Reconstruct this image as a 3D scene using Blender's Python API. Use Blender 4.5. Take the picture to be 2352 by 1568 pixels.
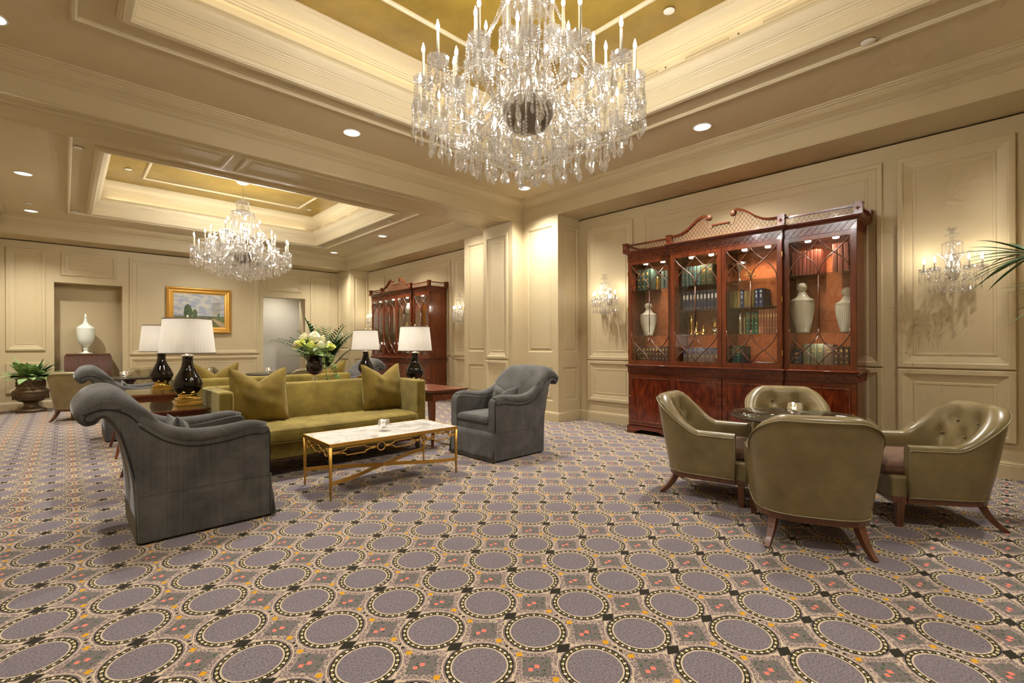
import bpy, math, random
from mathutils import Vector, Matrix
PI = math.pi
random.seed(7)
scene = bpy.context.scene
for _o in list(bpy.data.objects): bpy.data.objects.remove(_o)

# ------------------------------------------------------------------ camera
FPX, EYE, YAW, HORIZON, ROLL = 1077.0, 1.25, math.radians(46.35), 791.6, math.radians(0.19)
_f = Vector((math.cos(YAW), math.sin(YAW), 0)); _r = Vector((math.sin(YAW), -math.cos(YAW), 0)); _u = Vector((0, 0, 1))
_cr = _r*math.cos(ROLL) - _u*math.sin(ROLL); _cu = _u*math.cos(ROLL) + _r*math.sin(ROLL)
cam_d = bpy.data.cameras.new('camera'); cam = bpy.data.objects.new('camera', cam_d)
scene.collection.objects.link(cam)
cam.matrix_world = Matrix(((_cr.x, _cu.x, -_f.x, 0), (_cr.y, _cu.y, -_f.y, 0), (_cr.z, _cu.z, -_f.z, EYE), (0, 0, 0, 1)))
cam_d.sensor_width = 36; cam_d.sensor_fit = 'HORIZONTAL'; cam_d.lens = FPX/2352*36
cam_d.shift_y = (HORIZON-784)/2352; cam_d.clip_start = 0.05; cam_d.clip_end = 80
scene.camera = cam

# ------------------------------------------------------------------ world, exposure
world = bpy.data.worlds.new('world'); scene.world = world; world.use_nodes = True
world.node_tree.nodes['Background'].inputs[0].default_value = (0.9, 0.8, 0.65, 1)
world.node_tree.nodes['Background'].inputs[1].default_value = 0.0
vs = scene.view_settings
vs.view_transform = 'Standard'; vs.look = 'None'; vs.gamma = 1; vs.use_curve_mapping = False
vs.exposure = 0.62
cy = scene.cycles
cy.max_bounces = 8; cy.diffuse_bounces = 4; cy.glossy_bounces = 4; cy.transmission_bounces = 4
cy.transparent_max_bounces = 24; cy.caustics_reflective = False; cy.caustics_refractive = False
cy.sample_clamp_indirect = 6.0; cy.blur_glossy = 1.0
cy.use_adaptive_sampling = True; cy.adaptive_threshold = 0.08; cy.adaptive_min_samples = 14
cy.use_denoising = True

# light levels (watts), tuned here
L_CHAND, L_DOWN, L_SCONCE, L_LAMP, L_CASE = 9.0, 150.0, 0.85, 0.5, 8.0
WARM = (1.0, 0.91, 0.80); NEUT = (1.0, 0.965, 0.92)

# ------------------------------------------------------------------ helpers
COL = scene.collection
class MB:
    """collects geometry for ONE mesh object"""
    def __init__(s): s.v = []; s.f = []; s.m = []; s.s = []
    def add(s, vs, fs, mi=0, sm=False):
        o = len(s.v); s.v += [tuple(p) for p in vs]
        for f in fs: s.f.append(tuple(i+o for i in f)); s.m.append(mi); s.s.append(sm)
        return s
    def box(s, x0, x1, y0, y1, z0, z1, mi=0):
        v = [(x0,y0,z0),(x1,y0,z0),(x1,y1,z0),(x0,y1,z0),(x0,y0,z1),(x1,y0,z1),(x1,y1,z1),(x0,y1,z1)]
        return s.add(v, [(3,2,1,0),(4,5,6,7),(0,1,5,4),(1,2,6,5),(2,3,7,6),(3,0,4,7)], mi)
    def cbox(s, x0, x1, y0, y1, z0, z1, b, mi=0, sm=False):
        """box with chamfered edges"""
        xs=(x0,x0+b,x1-b,x1); ys=(y0,y0+b,y1-b,y1); zs=(z0,z0+b,z1-b,z1)
        idx={}; vv=[]
        for i in (0,1):
            for j in (0,1):
                for k in (0,1):
                    X=(x0,x1)[i]; Y=(y0,y1)[j]; Z=(z0,z1)[k]
                    sx,sy,sz=(1-2*i)*b,(1-2*j)*b,(1-2*k)*b
                    for a,p in (('x',(X,Y+sy,Z+sz)),('y',(X+sx,Y,Z+sz)),('z',(X+sx,Y+sy,Z))):
                        idx[(i,j,k,a)]=len(vv); vv.append(p)
        F=[]
        def q(*k): F.append(tuple(idx[t] for t in k))
        q((0,0,0,'x'),(0,0,1,'x'),(0,1,1,'x'),(0,1,0,'x')); q((1,0,0,'x'),(1,1,0,'x'),(1,1,1,'x'),(1,0,1,'x'))
        q((0,0,0,'y'),(1,0,0,'y'),(1,0,1,'y'),(0,0,1,'y')); q((0,1,0,'y'),(0,1,1,'y'),(1,1,1,'y'),(1,1,0,'y'))
        q((0,0,0,'z'),(0,1,0,'z'),(1,1,0,'z'),(1,0,0,'z')); q((0,0,1,'z'),(1,0,1,'z'),(1,1,1,'z'),(0,1,1,'z'))
        for j in (0,1):
            for k in (0,1): q((0,j,k,'y'),(1,j,k,'y'),(1,j,k,'z'),(0,j,k,'z'))
        for i in (0,1):
            for k in (0,1): q((i,0,k,'x'),(i,1,k,'x'),(i,1,k,'z'),(i,0,k,'z'))
        for i in (0,1):
            for j in (0,1): q((i,j,0,'x'),(i,j,1,'x'),(i,j,1,'y'),(i,j,0,'y'))
        for i in (0,1):
            for j in (0,1):
                for k in (0,1): q((i,j,k,'x'),(i,j,k,'y'),(i,j,k,'z'))
        return s.add(vv,F,mi,sm)
    def lathe(s, prof, n=24, c=(0,0,0), mi=0, sm=True, scale=(1,1), ribs=None, a0=0.0):
        """prof: list of (radius, z)"""
        vv=[]; F=[]; rows=[]
        for (r,z) in prof:
            if r<1e-6: rows.append([len(vv)]); vv.append((c[0],c[1],c[2]+z))
            else:
                row=[]
                for i in range(n):
                    a=2*PI*i/n+a0; rr=r*(ribs(i,z) if ribs else 1)
                    row.append(len(vv)); vv.append((c[0]+rr*math.cos(a)*scale[0],c[1]+rr*math.sin(a)*scale[1],c[2]+z))
                rows.append(row)
        for A,B in zip(rows,rows[1:]):
            if len(A)==1 and len(B)==1: continue
            for i in range(n):
                j=(i+1)%n
                if len(A)==1: F.append((A[0],B[j],B[i]))
                elif len(B)==1: F.append((A[i],A[j],B[0]))
                else: F.append((A[i],A[j],B[j],B[i]))
        return s.add(vv,F,mi,sm)
    def tube(s, path, r, n=6, mi=0, sm=True, cap=True, closed=False, flat=None):
        """r: radius or list; flat=(a,b): rectangular strap a wide (horizontal) b thick"""
        P=[Vector(p) for p in path]; m=len(P); vv=[]; F=[]
        up=Vector((0,0,1)); prev=None
        for i in range(m):
            a=P[(i-1)%m] if (closed or i>0) else P[i]; b=P[(i+1)%m] if (closed or i<m-1) else P[i]
            t=(b-a).normalized() if (b-a).length>1e-9 else Vector((0,0,1))
            if prev is None:
                ref=up if abs(t.dot(up))<0.95 else Vector((1,0,0))
                nx=t.cross(ref).normalized()
            else:
                nx=prev-t*prev.dot(t)
                nx=nx.normalized() if nx.length>1e-6 else t.orthogonal().normalized()
            prev=nx; ny=t.cross(nx)
            rr=r[i] if isinstance(r,(list,tuple)) else r
            for k in range(n):
                ang=2*PI*(k+.5)/n
                if flat: 
                    cx_=math.copysign(flat[0]/2,math.cos(ang)); cy_=math.copysign(flat[1]/2,math.sin(ang))
                    vv.append(tuple(P[i]+nx*cx_+ny*cy_))
                else: vv.append(tuple(P[i]+nx*(rr*math.cos(ang))+ny*(rr*math.sin(ang))))
        L=m if closed else m-1
        for i in range(L):
            i2=(i+1)%m
            for k in range(n):
                k2=(k+1)%n; F.append((i*n+k,i*n+k2,i2*n+k2,i2*n+k))
        if cap and not closed:
            F.append(tuple(range(n-1,-1,-1))); F.append(tuple((m-1)*n+k for k in range(n)))
        return s.add(vv,F,mi,sm)
    def prism(s, poly, d0, d1, axes='xz', mi=0, sm=False):
        """extrude 2d polygon along the remaining axis from d0 to d1"""
        n=len(poly)
        def P(p,d):
            if axes=='xz': return (p[0],d,p[1])
            if axes=='yz': return (d,p[0],p[1])
            return (p[0],p[1],d)
        vv=[P(p,d0) for p in poly]+[P(p,d1) for p in poly]
        F=[tuple(range(n-1,-1,-1)),tuple(range(n,2*n))]+[(i,(i+1)%n,n+(i+1)%n,n+i) for i in range(n)]
        return s.add(vv,F,mi,sm)
    def grid(s, fn, nu, nv, mi=0, sm=True, cu=False, cv=False):
        vv=[fn(i/(nu if cu else nu-1) if nu>1 else 0, j/(nv if cv else nv-1)) for i in range(nu) for j in range(nv)]
        F=[]
        for i in range(nu if cu else nu-1):
            for j in range(nv if cv else nv-1):
                i2=(i+1)%nu; j2=(j+1)%nv
                F.append((i*nv+j,i2*nv+j,i2*nv+j2,i*nv+j2))
        return s.add(vv,F,mi,sm)
    def bead(s, c, r, h=None, mi=0):
        """faceted crystal bead (flat shaded octahedral lozenge)"""
        h=h or r; x,y,z=c; n=6
        v=[(x,y,z+h)]
        for k,(rr,zz) in enumerate(((.82,.55),(.82,-.55))):
            v+=[(x+r*rr*math.cos(2*PI*(i+.5*k)/n),y+r*rr*math.sin(2*PI*(i+.5*k)/n),z+h*zz) for i in range(n)]
        v.append((x,y,z-h)); F=[]
        for i in range(n):
            j=(i+1)%n
            F+=[(0,1+i,1+j),(1+i,1+n+i,1+j),(1+j,1+n+i,1+n+j),(2*n+1,1+n+j,1+n+i)]
        return s.add(v,F,mi,False)
    def xform(s, M, start=0):
        for i in range(start,len(s.v)): s.v[i]=tuple(M@Vector(s.v[i]))
        return s
    def build(s, name, mat, parent=None, loc=None, fix=True):
        me=bpy.data.meshes.new(name); me.from_pydata(s.v,[],s.f)
        mats=mat if isinstance(mat,(list,tuple)) else [mat]
        for m in mats: me.materials.append(m)
        me.polygons.foreach_set('material_index',s.m); me.polygons.foreach_set('use_smooth',s.s)
        me.update()
        if fix:
            import bmesh
            bm=bmesh.new(); bm.from_mesh(me); bmesh.ops.recalc_face_normals(bm,faces=bm.faces); bm.to_mesh(me); bm.free()
        o=bpy.data.objects.new(name,me); COL.objects.link(o)
        if parent: o.parent=parent
        if loc: o.location=loc
        return o
def tag(o, label=None, cat=None, group=None, kind=None):
    if label: o['label']=label
    if cat: o['category']=cat
    if group: o['group']=group
    if kind: o['kind']=kind
    return o
def thing(name, label, cat, loc=(0,0,0), rz=0.0, group=None):
    o=bpy.data.objects.new(name,None); COL.objects.link(o); o.empty_display_size=.1
    o.location=loc; o.rotation_euler=(0,0,rz)
    return tag(o,label,cat,group)
def copy_tree(o, parent=None):
    c=o.copy(); COL.objects.link(c)
    if parent: c.parent=parent
    for ch in list(o.children): copy_tree(ch,c)
    return c
def clone(o, label, loc, rz=None, group=None):
    c=copy_tree(o); c.location=loc
    if rz is not None: c.rotation_euler=(0,0,rz)
    c['label']=label
    if group: c['group']=group
    return c
def subsurf(o, lv=1):
    m=o.modifiers.new('subsurf','SUBSURF'); m.levels=lv; m.render_levels=lv; return o
def bevel(o, w, seg=2):
    m=o.modifiers.new('bevel','BEVEL'); m.width=w; m.segments=seg; m.limit_method='ANGLE'; return o
def lerp(a,b,t): return a+(b-a)*t
def smooth01(t): t=max(0,min(1,t)); return t*t*(3-2*t)
def bez(p0,p1,p2,p3,n):
    out=[]
    for i in range(n+1):
        t=i/n; u=1-t
        out.append(tuple(u*u*u*a+3*u*u*t*b+3*u*t*t*c+t*t*t*d for a,b,c,d in zip(p0,p1,p2,p3)))
    return out
def catmull(P, n=6, closed=False):
    out=[]; m=len(P)
    for i in range(m if closed else m-1):
        p0=P[(i-1)%m] if closed or i>0 else P[i]; p1=P[i]; p2=P[(i+1)%m]; p3=P[(i+2)%m] if closed or i+2<m else P[i+1]
        for k in range(n):
            t=k/n
            out.append(tuple(.5*((2*b)+(-a+c)*t+(2*a-5*b+4*c-d)*t*t+(-a+3*b-3*c+d)*t**3) for a,b,c,d in zip(p0,p1,p2,p3)))
    if not closed: out.append(tuple(P[-1]))
    return out

# ------------------------------------------------------------------ materials
def srgb(r,g,b):
    f=lambda c: ((c/255+.055)/1.055)**2.4 if c>10 else c/255/12.92
    return (f(r),f(g),f(b),1)
class NT:
    def __init__(s, name):
        s.mat=bpy.data.materials.new(name); s.mat.use_nodes=True; s.t=s.mat.node_tree
        s.t.nodes.clear(); s.out=s.t.nodes.new('ShaderNodeOutputMaterial')
    def n(s, typ, **kw):
        nd=s.t.nodes.new('ShaderNode'+typ)
        for k,v in kw.items():
            if k in nd.inputs.keys() or k.replace('_',' ') in nd.inputs.keys():
                key=k if k in nd.inputs.keys() else k.replace('_',' ')
                s.put(nd.inputs[key],v)
            else: setattr(nd,k,v)
        return nd
    def put(s, sock, v):
        if isinstance(v,X): v=v.s
        if isinstance(v,bpy.types.NodeSocket): s.t.links.new(v,sock)
        else: sock.default_value=v
    def x(s, sock): return X(s,sock)
    def math(s, op, a, b=None, c=None):
        nd=s.t.nodes.new('ShaderNodeMath'); nd.operation=op
        s.put(nd.inputs[0],a)
        if b is not None: s.put(nd.inputs[1],b)
        if c is not None: s.put(nd.inputs[2],c)
        return X(s,nd.outputs[0])
    def mix(s, fac, a, b):
        nd=s.t.nodes.new('ShaderNodeMix'); nd.data_type='RGBA'
        s.put(nd.inputs[0],fac); s.put(nd.inputs[6],a); s.put(nd.inputs[7],b)
        return nd.outputs[2]
    def ramp(s, fac, stops):
        nd=s.t.nodes.new('ShaderNodeValToRGB'); s.put(nd.inputs[0],fac)
        e=nd.color_ramp.elements
        while len(e)<len(stops): e.new(.5)
        for el,(p,c) in zip(e,stops): el.position=p; el.color=c
        return nd.outputs[0]
    def surf(s, shader): s.t.links.new(shader,s.out.inputs[0]); return s.mat
    def coord(s, which='Object'): return s.n('TexCoord').outputs[which]
    def mapped(s, scale=(1,1,1), rot=(0,0,0), which='Object'):
        m=s.n('Mapping'); s.t.links.new(s.coord(which),m.inputs[0]); m.inputs['Scale'].default_value=scale; m.inputs['Rotation'].default_value=rot
        return m.outputs[0]
    def noise(s, vec, scale=5, detail=3, rough=.5, dist=0.0):
        nd=s.n('TexNoise'); s.put(nd.inputs['Vector'],vec); nd.inputs['Scale'].default_value=scale; nd.inputs['Detail'].default_value=detail
        nd.inputs['Roughness'].default_value=rough; nd.inputs['Distortion'].default_value=dist
        return X(s,nd.outputs[0])
    def bump(s, h, strength=.2, dist=.01):
        nd=s.n('Bump'); s.put(nd.inputs['Height'],h); nd.inputs['Strength'].default_value=strength; nd.inputs['Distance'].default_value=dist
        return nd.outputs[0]
    def pbr(s, col, rough=.5, metal=0.0, spec=.5, normal=None, sheen=0.0, coat=0.0, trans=0.0, sheen_tint=None, emis=None, estr=0.0):
        nd=s.n('BsdfPrincipled'); s.put(nd.inputs['Base Color'],col); s.put(nd.inputs['Roughness'],rough); s.put(nd.inputs['Metallic'],metal)
        nd.inputs['Specular IOR Level'].default_value=spec
        if normal is not None: s.put(nd.inputs['Normal'],normal)
        if sheen:
            nd.inputs['Sheen Weight'].default_value=sheen; nd.inputs['Sheen Roughness'].default_value=.4
            if sheen_tint: nd.inputs['Sheen Tint'].default_value=sheen_tint
        if coat: nd.inputs['Coat Weight'].default_value=coat; nd.inputs['Coat Roughness'].default_value=.08
        if trans: nd.inputs['Transmission Weight'].default_value=trans
        if emis: nd.inputs['Emission Color'].default_value=emis; nd.inputs['Emission Strength'].default_value=estr
        return nd.outputs[0]
class X:
    def __init__(s,nt,sock): s.nt=nt; s.s=sock
    def __add__(a,b): return a.nt.math('ADD',a,b)
    def __radd__(a,b): return a.nt.math('ADD',b,a)
    def __sub__(a,b): return a.nt.math('SUBTRACT',a,b)
    def __rsub__(a,b): return a.nt.math('SUBTRACT',b,a)
    def __mul__(a,b): return a.nt.math('MULTIPLY',a,b)
    def __rmul__(a,b): return a.nt.math('MULTIPLY',b,a)
    def __truediv__(a,b): return a.nt.math('DIVIDE',a,b)
    def lt(a,b): return a.nt.math('LESS_THAN',a,b)
    def gt(a,b): return a.nt.math('GREATER_THAN',a,b)
    def abs(a): return a.nt.math('ABSOLUTE',a)
    def frac(a): return a.nt.math('FRACT',a)
    def floor(a): return a.nt.math('FLOOR',a)
    def min(a,b): return a.nt.math('MINIMUM',a,b)
    def max(a,b): return a.nt.math('MAXIMUM',a,b)
    def sqrt(a): return a.nt.math('SQRT',a)
    def sin(a): return a.nt.math('SINE',a)
    def band(a,lo,hi): return a.gt(lo)*a.lt(hi)
def simple(name, col, rough=.5, metal=0.0, spec=.5, var=.06, scale=6, **kw):
    m=NT(name); v=m.mapped()
    nz=m.noise(v,scale,3)
    d=tuple(c*(1-var*1.6) for c in col[:3])+(1,); b=tuple(min(1,c*(1+var)) for c in col[:3])+(1,)
    c=m.mix(nz,d,b)
    return m.surf(m.pbr(c,rough,metal,spec,**kw))

M={}
def paint(name, col, rough=.42, spec=.35):
    m=NT(name); v=m.mapped(which='Object')
    a=m.noise(v,1.3,2,.6)
    c=m.mix(a,tuple(x*.93 for x in col[:3])+(1,),tuple(min(1,x*1.05) for x in col[:3])+(1,))
    return m.surf(m.pbr(c,rough,0,spec))
M['paint']=paint('tan_wall_paint',srgb(191,174,137))
M['ceil']=paint('tan_ceiling_paint',srgb(200,184,150),.55,.25)
M['cream']=paint('cream_molding_paint',srgb(208,194,160),.42,.35)
M['gray_paint']=paint('pale_gray_paint',srgb(190,184,168),.6,.2)
m=NT('gold_leaf_ceiling'); v=m.mapped(); nz=m.noise(v,2.2,5,.65); 
M['gold_leaf']=m.surf(m.pbr(m.ramp(nz,[(.3,srgb(126,100,32)),(.7,srgb(156,127,48))]),.42,.1,.5,normal=m.bump(m.noise(v,40,4),.05,.003)))
M['gap_shade']=simple('gap_shade',(.01,.008,.006,1),.9)  # near-black colour for the shade inside narrow openings
M['vent']=simple('vent_grille',srgb(175,160,125),.5)
M['bulb']=None

def wood(name, c1, c2, rough=.25, axis='z', scale=1.0, coat=.35):
    m=NT(name); sc={'z':(14,14,1.2),'x':(1.2,14,14),'y':(14,1.2,14)}[axis]
    v=m.mapped(tuple(a*scale for a in sc))
    nz=m.noise(v,1.6,5,.6,.6); fine=m.noise(m.mapped(tuple(a*scale*5 for a in sc)),2,3)
    t=nz*.75+fine*.25
    c=m.ramp(t,[(.32,c1),(.68,c2)])
    return m.surf(m.pbr(c,rough,0,.5,coat=coat,normal=m.bump(fine,.03,.001)))
M['mahog']=wood('mahogany_vertical',srgb(68,27,12),srgb(120,56,26),.22,'z')
M['mahog_h']=wood('mahogany_horizontal',srgb(66,26,12),srgb(116,53,25),.22,'y')
m=NT('flame_mahogany'); v=m.mapped((5,5,1.5)); w=m.noise(v,1.4,5,.6,3.0)
M['flame']=m.surf(m.pbr(m.ramp(w,[(.3,srgb(54,16,8)),(.5,srgb(92,34,13)),(.72,srgb(128,56,22))]),.18,0,.5,coat=.5))
M['cherry']=wood('reddish_table_wood',srgb(88,44,23),srgb(130,72,40),.28,'y')
M['walnut']=wood('brown_leg_wood',srgb(70,38,20),srgb(112,66,38),.35,'z')
M['darkwood']=wood('dark_leg_wood',srgb(38,20,13),srgb(66,36,22),.35,'z')
M['ribwood']=wood('ribbed_cabinet_wood',srgb(60,33,16),srgb(100,57,28),.5,'z',1.6,.0)

def fabric(name, col, col2, sheen=.6, tint=(1,1,1,1), rough=.85, cord=False):
    m=NT(name); v=m.mapped()
    a=m.noise(v,5,4,.6,.4)
    t=a
    if cord:
        st=m.noise(m.mapped((160,160,1.5)),1,1)
        t=a*.75+st*.25
    fine=m.noise(v,420,2)
    c=m.ramp(t,[(.32,col),(.7,col2)])
    return m.surf(m.pbr(c,rough,0,.2,sheen=sheen,sheen_tint=tint,normal=m.bump(fine,.12,.002)))
M['gray_velvet']=fabric('charcoal_gray_velvet',srgb(62,60,56),srgb(99,96,90),.35,(.85,.85,.85,1),.8,True)
M['olive_velvet']=fabric('chartreuse_olive_velvet',srgb(104,87,32),srgb(136,117,50),.45,(1,.93,.55,1),.75)
M['olive_pillow']=fabric('dark_olive_velvet',srgb(94,76,24),srgb(130,108,42),.45,(1,.9,.5,1),.75)
M['brown_velvet']=fabric('brown_seat_velvet',srgb(84,60,46),srgb(120,92,72),.4,(1,.85,.7,1),.8)
m=NT('olive_leather'); v=m.mapped(); a=m.noise(v,6,4,.6); vo=m.n('TexVoronoi'); m.put(vo.inputs['Vector'],v); vo.inputs['Scale'].default_value=260
M['leather']=m.surf(m.pbr(m.ramp(a,[(.3,srgb(112,98,64)),(.7,srgb(134,118,80))]),.3,0,.5,normal=m.bump(vo.outputs[0],.06,.001)))
m=NT('leather_welt'); M['welt']=m.surf(m.pbr(srgb(140,130,94),.4,0,.5))
m=NT('gray_welt'); M['gwelt']=m.surf(m.pbr(srgb(44,44,42),.8,0,.2))
def metal(name,col,rough=.25,var=.1):
    m=NT(name); v=m.mapped(); a=m.noise(v,25,4,.6)
    c=m.mix(a,tuple(x*(1-var*2) for x in col[:3])+(1,),col)
    return m.surf(m.pbr(c,m.math('MULTIPLY_ADD',a,.15,rough),1.0,.5))
M['gilt']=metal('gilded_iron',srgb(226,178,92),.34,.14)
M['brass']=metal('polished_brass',srgb(226,182,92),.16,.06)
M['silver']=metal('silver_metal',srgb(220,214,200),.15)
M['chrome']=metal('antique_silver_bowl',srgb(150,140,124),.25)
M['bronze']=metal('bronze_planter',srgb(132,112,90),.42,.22)
m=NT('white_marble'); v=m.mapped((1,1,1)); nz=m.noise(v,3.2,8,.7,1.6); n2=m.noise(v,9,6,.7,.8)
M['marble']=m.surf(m.pbr(m.ramp(nz*.7+n2*.3,[(.38,srgb(178,172,158)),(.5,srgb(226,222,212)),(.7,srgb(236,233,226))]),.12,0,.5))
M['black_glaze']=simple('black_glazed_ceramic',srgb(22,16,13),.05,0,.5,.2)
M['celadon']=simple('pale_celadon_ceramic',srgb(226,230,216),.18,0,.5,.03)
M['ivory']=simple('ivory_ceramic',srgb(222,214,192),.22,0,.5,.05)
M['white_cer']=simple('white_ceramic',srgb(232,228,216),.2,0,.5,.03)
M['candle']=simple('candle_sleeve',srgb(150,138,114),.6,0,.2,.03)
def emit(name,col,st,sample=False):
    m=NT(name); e=m.n('Emission'); e.inputs[0].default_value=col; e.inputs[1].default_value=st
    m.surf(e.outputs[0]); m.mat.cycles.emission_sampling='FRONT' if sample else 'NONE'
    return m.mat
M['flame_bulb']=emit('lit_candle_bulb',(1,.93,.8,1),26)
M['lens']=emit('lit_downlight_lens',(.95,.98,1,1),.95)
M['puck']=emit('lit_case_puck',(1,.95,.85,1),20)
M['cove']=emit('cove_strip',(1,.9,.72,1),7,True)
M['tealight']=emit('tealight_flame',(1,.8,.5,1),10)
def glassy(name, tint=(1,1,1,1), gloss=.12, rough=.02, edge=.6):
    """thin pane: transparent with a fresnel reflection"""
    m=NT(name); tr=m.n('BsdfTransparent'); tr.inputs[0].default_value=tint
    gl=m.n('BsdfGlossy'); gl.inputs['Roughness'].default_value=rough; gl.inputs[0].default_value=(1,1,1,1)
    lw=m.n('LayerWeight'); lw.inputs[0].default_value=.35
    mx=m.n('MixShader'); fac=m.math('MULTIPLY_ADD',m.x(lw.outputs[0]),edge,gloss) 
    m.put(mx.inputs[0],fac); m.t.links.new(tr.outputs[0],mx.inputs[1]); m.t.links.new(gl.outputs[0],mx.inputs[2])
    return m.surf(mx.outputs[0])
M['pane']=glassy('clear_pane',(.985,.98,.965,1),.035,.02,.34)
M['glass_top']=glassy('glass_table_top',(.86,.92,.88,1),.07,.02,.45)
M['shelf_glass']=glassy('glass_shelf',(.92,.95,.92,1),.1)
def crystal(name, see=.34, white=.26):
    m=NT(name); tr=m.n('BsdfTransparent'); tr.inputs[0].default_value=(.97,.97,.97,1)
    gl=m.n('BsdfGlossy'); gl.inputs['Roughness'].default_value=.08; gl.inputs[0].default_value=(.98,.98,.98,1)
    tl=m.n('BsdfTranslucent'); tl.inputs[0].default_value=(.95,.94,.92,1)
    df=m.n('BsdfDiffuse'); df.inputs[0].default_value=(.9,.89,.87,1)
    a=m.n('MixShader'); a.inputs[0].default_value=.5; m.t.links.new(tl.outputs[0],a.inputs[1]); m.t.links.new(df.outputs[0],a.inputs[2])
    b=m.n('MixShader'); b.inputs[0].default_value=white; m.t.links.new(gl.outputs[0],b.inputs[1]); m.t.links.new(a.outputs[0],b.inputs[2])
    lw=m.n('LayerWeight'); lw.inputs[0].default_value=.4
    c=m.n('MixShader'); m.put(c.inputs[0],m.math('MULTIPLY_ADD',m.x(lw.outputs[1]),-.35,see+.3)); m.t.links.new(b.outputs[0],c.inputs[1]); m.t.links.new(tr.outputs[0],c.inputs[2])
    return m.surf(c.outputs[0])
M['crystal']=crystal('cut_crystal',.40,.15)
M['crystal_clear']=crystal('clear_glass_arm',.50,.10)
m=NT('pleated_shade'); tl=m.n('BsdfTranslucent'); tl.inputs[0].default_value=srgb(236,232,222); df=m.n('BsdfDiffuse'); df.inputs[0].default_value=srgb(222,217,208)
mx=m.n('MixShader'); mx.inputs[0].default_value=.55; m.t.links.new(tl.outputs[0],mx.inputs[1]); m.t.links.new(df.outputs[0],mx.inputs[2]); M['shade']=m.surf(mx.outputs[0])
M['shade_trim']=simple('shade_trim',srgb(96,78,62),.7)
def leafmat(name,c1,c2):
    m=NT(name); v=m.mapped(); a=m.noise(v,14,3)
    return m.surf(m.pbr(m.ramp(a,[(.3,c1),(.7,c2)]),.4,0,.4))
M['leaf']=leafmat('green_leaf',srgb(92,128,64),srgb(168,190,132)); M['palm']=leafmat('palm_leaf',srgb(28,62,20),srgb(62,104,40))
M['leaf2']=leafmat('pale_green_leaf',srgb(104,128,66),srgb(150,170,98))
M['petal']=simple('cream_rose_petal',srgb(240,236,206),.6,0,.2,.08)
M['petal2']=simple('lime_petal',srgb(222,222,136),.6,0,.2,.08)
M['soil']=simple('dark_soil',srgb(40,30,22),.9)

# patterned carpet: circles in square rows, black lozenges, gold squares, sprigs
def carpet():
    m=NT('patterned_carpet'); PX,PY=.3158,.3180; X0,Y0=.536,.142
    g=m.n('NewGeometry'); sp=m.n('SeparateXYZ'); m.t.links.new(g.outputs['Position'],sp.inputs[0])
    x=m.x(sp.outputs[0]); y=m.x(sp.outputs[1])
    # slight tuft wobble
    pos=g.outputs['Position']
    wob=m.noise(pos,170,1)-.5
    dx=(((x+wob*.006-X0)/PX+.5).frac()-.5)*PX; dy=(((y+wob*.006-Y0)/PY+.5).frac()-.5)*PY
    ax=dx.abs(); ay=dy.abs(); r=(dx*dx+dy*dy).sqrt()
    ang=m.math('ARCTAN2',dy,dx)
    gx=PX/2-ax; gy=PY/2-ay                     # distance to the cell edges
    speck=m.noise(pos,120,3,.75); patch=m.noise(pos,3.5,3)
    mauve=m.ramp(speck,[(.34,srgb(86,79,82)),(.66,srgb(146,135,136))])
    tan=m.ramp(speck,[(.34,srgb(100,86,88)),(.66,srgb(136,118,117))])
    cream=srgb(194,175,146); dark=srgb(44,40,30); green=srgb(98,104,86); dgreen=srgb(62,72,58); gold=srgb(204,148,26); coral=srgb(222,122,102)
    # scroll work between the circles
    vo=m.n('TexVoronoi'); m.put(vo.inputs['Vector'],pos); vo.inputs['Scale'].default_value=62; vo.feature='DISTANCE_TO_EDGE'
    edge=m.x(vo.outputs[0])
    c=m.mix(edge.lt(.075)*.75,tan,cream)
    # plain sprig ground with leaves
    qd=m.math('MAXIMUM',gx,gy); dq=gx+gy
    blob=m.noise(pos,75,2)
    inq=dq.lt(.078)*r.gt(.152)
    c=m.mix(inq,c,m.ramp(blob,[(.50,srgb(116,101,102)),(.53,green),(.60,green),(.63,dgreen)]))
    c=m.mix(dq.lt(.0135),c,coral)
    sx=((x-X0)/PX).frac()*PX-PX/2; sy=((y-Y0)/PY).frac()*PY-PY/2
    c=m.mix(((sx+.030).abs()+(sy-.004).abs()).lt(.0125),c,coral)
    # thin cream ring round the circle
    c=m.mix(r.band(.1355,.1415),c,tan); c=m.mix(r.band(.1415,.1465),c,cream)
    # cross at the sides of the circles
    c=m.mix(((gx-ay).abs().lt(.0028))*ay.lt(.05),c,cream)
    c=m.mix(((gx)+(ay-.013).abs()).lt(.009),c,dark)
    c=m.mix((gx+(ay-.061).abs()).lt(.0165),c,gold)
    # black square between the circles, cream fins at its corners
    c=m.mix((gy-(ax-.026)*.9).abs().lt(.007)*ax.band(.02,.062),c,cream)
    c=m.mix((ax*.66+gy).lt(.0285),c,dark)
    # circle
    c=m.mix(r.lt(.1345),c,dark)
    tt=(ang*(27/(2*PI))); fr=(tt.frac()-.5).abs()
    jit=(blob-.5)*.008
    c=m.mix((r+jit).band(.1178,.1282)*fr.lt(.20),c,srgb(214,202,168))
    c=m.mix(r.band(.1195,.1268)*fr.gt(.39),c,srgb(140,120,46))
    c=m.mix(r.lt(.1128),c,cream)
    mv=m.mix(patch*.45,mauve,srgb(108,96,102))
    c=m.mix(r.lt(.1062),c,mv)
    pile=m.noise(pos,330,2)
    return m.surf(m.pbr(c,.95,0,.1,sheen=.1,normal=m.bump(pile,.35,.004)))
M['carpet']=carpet()
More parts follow.
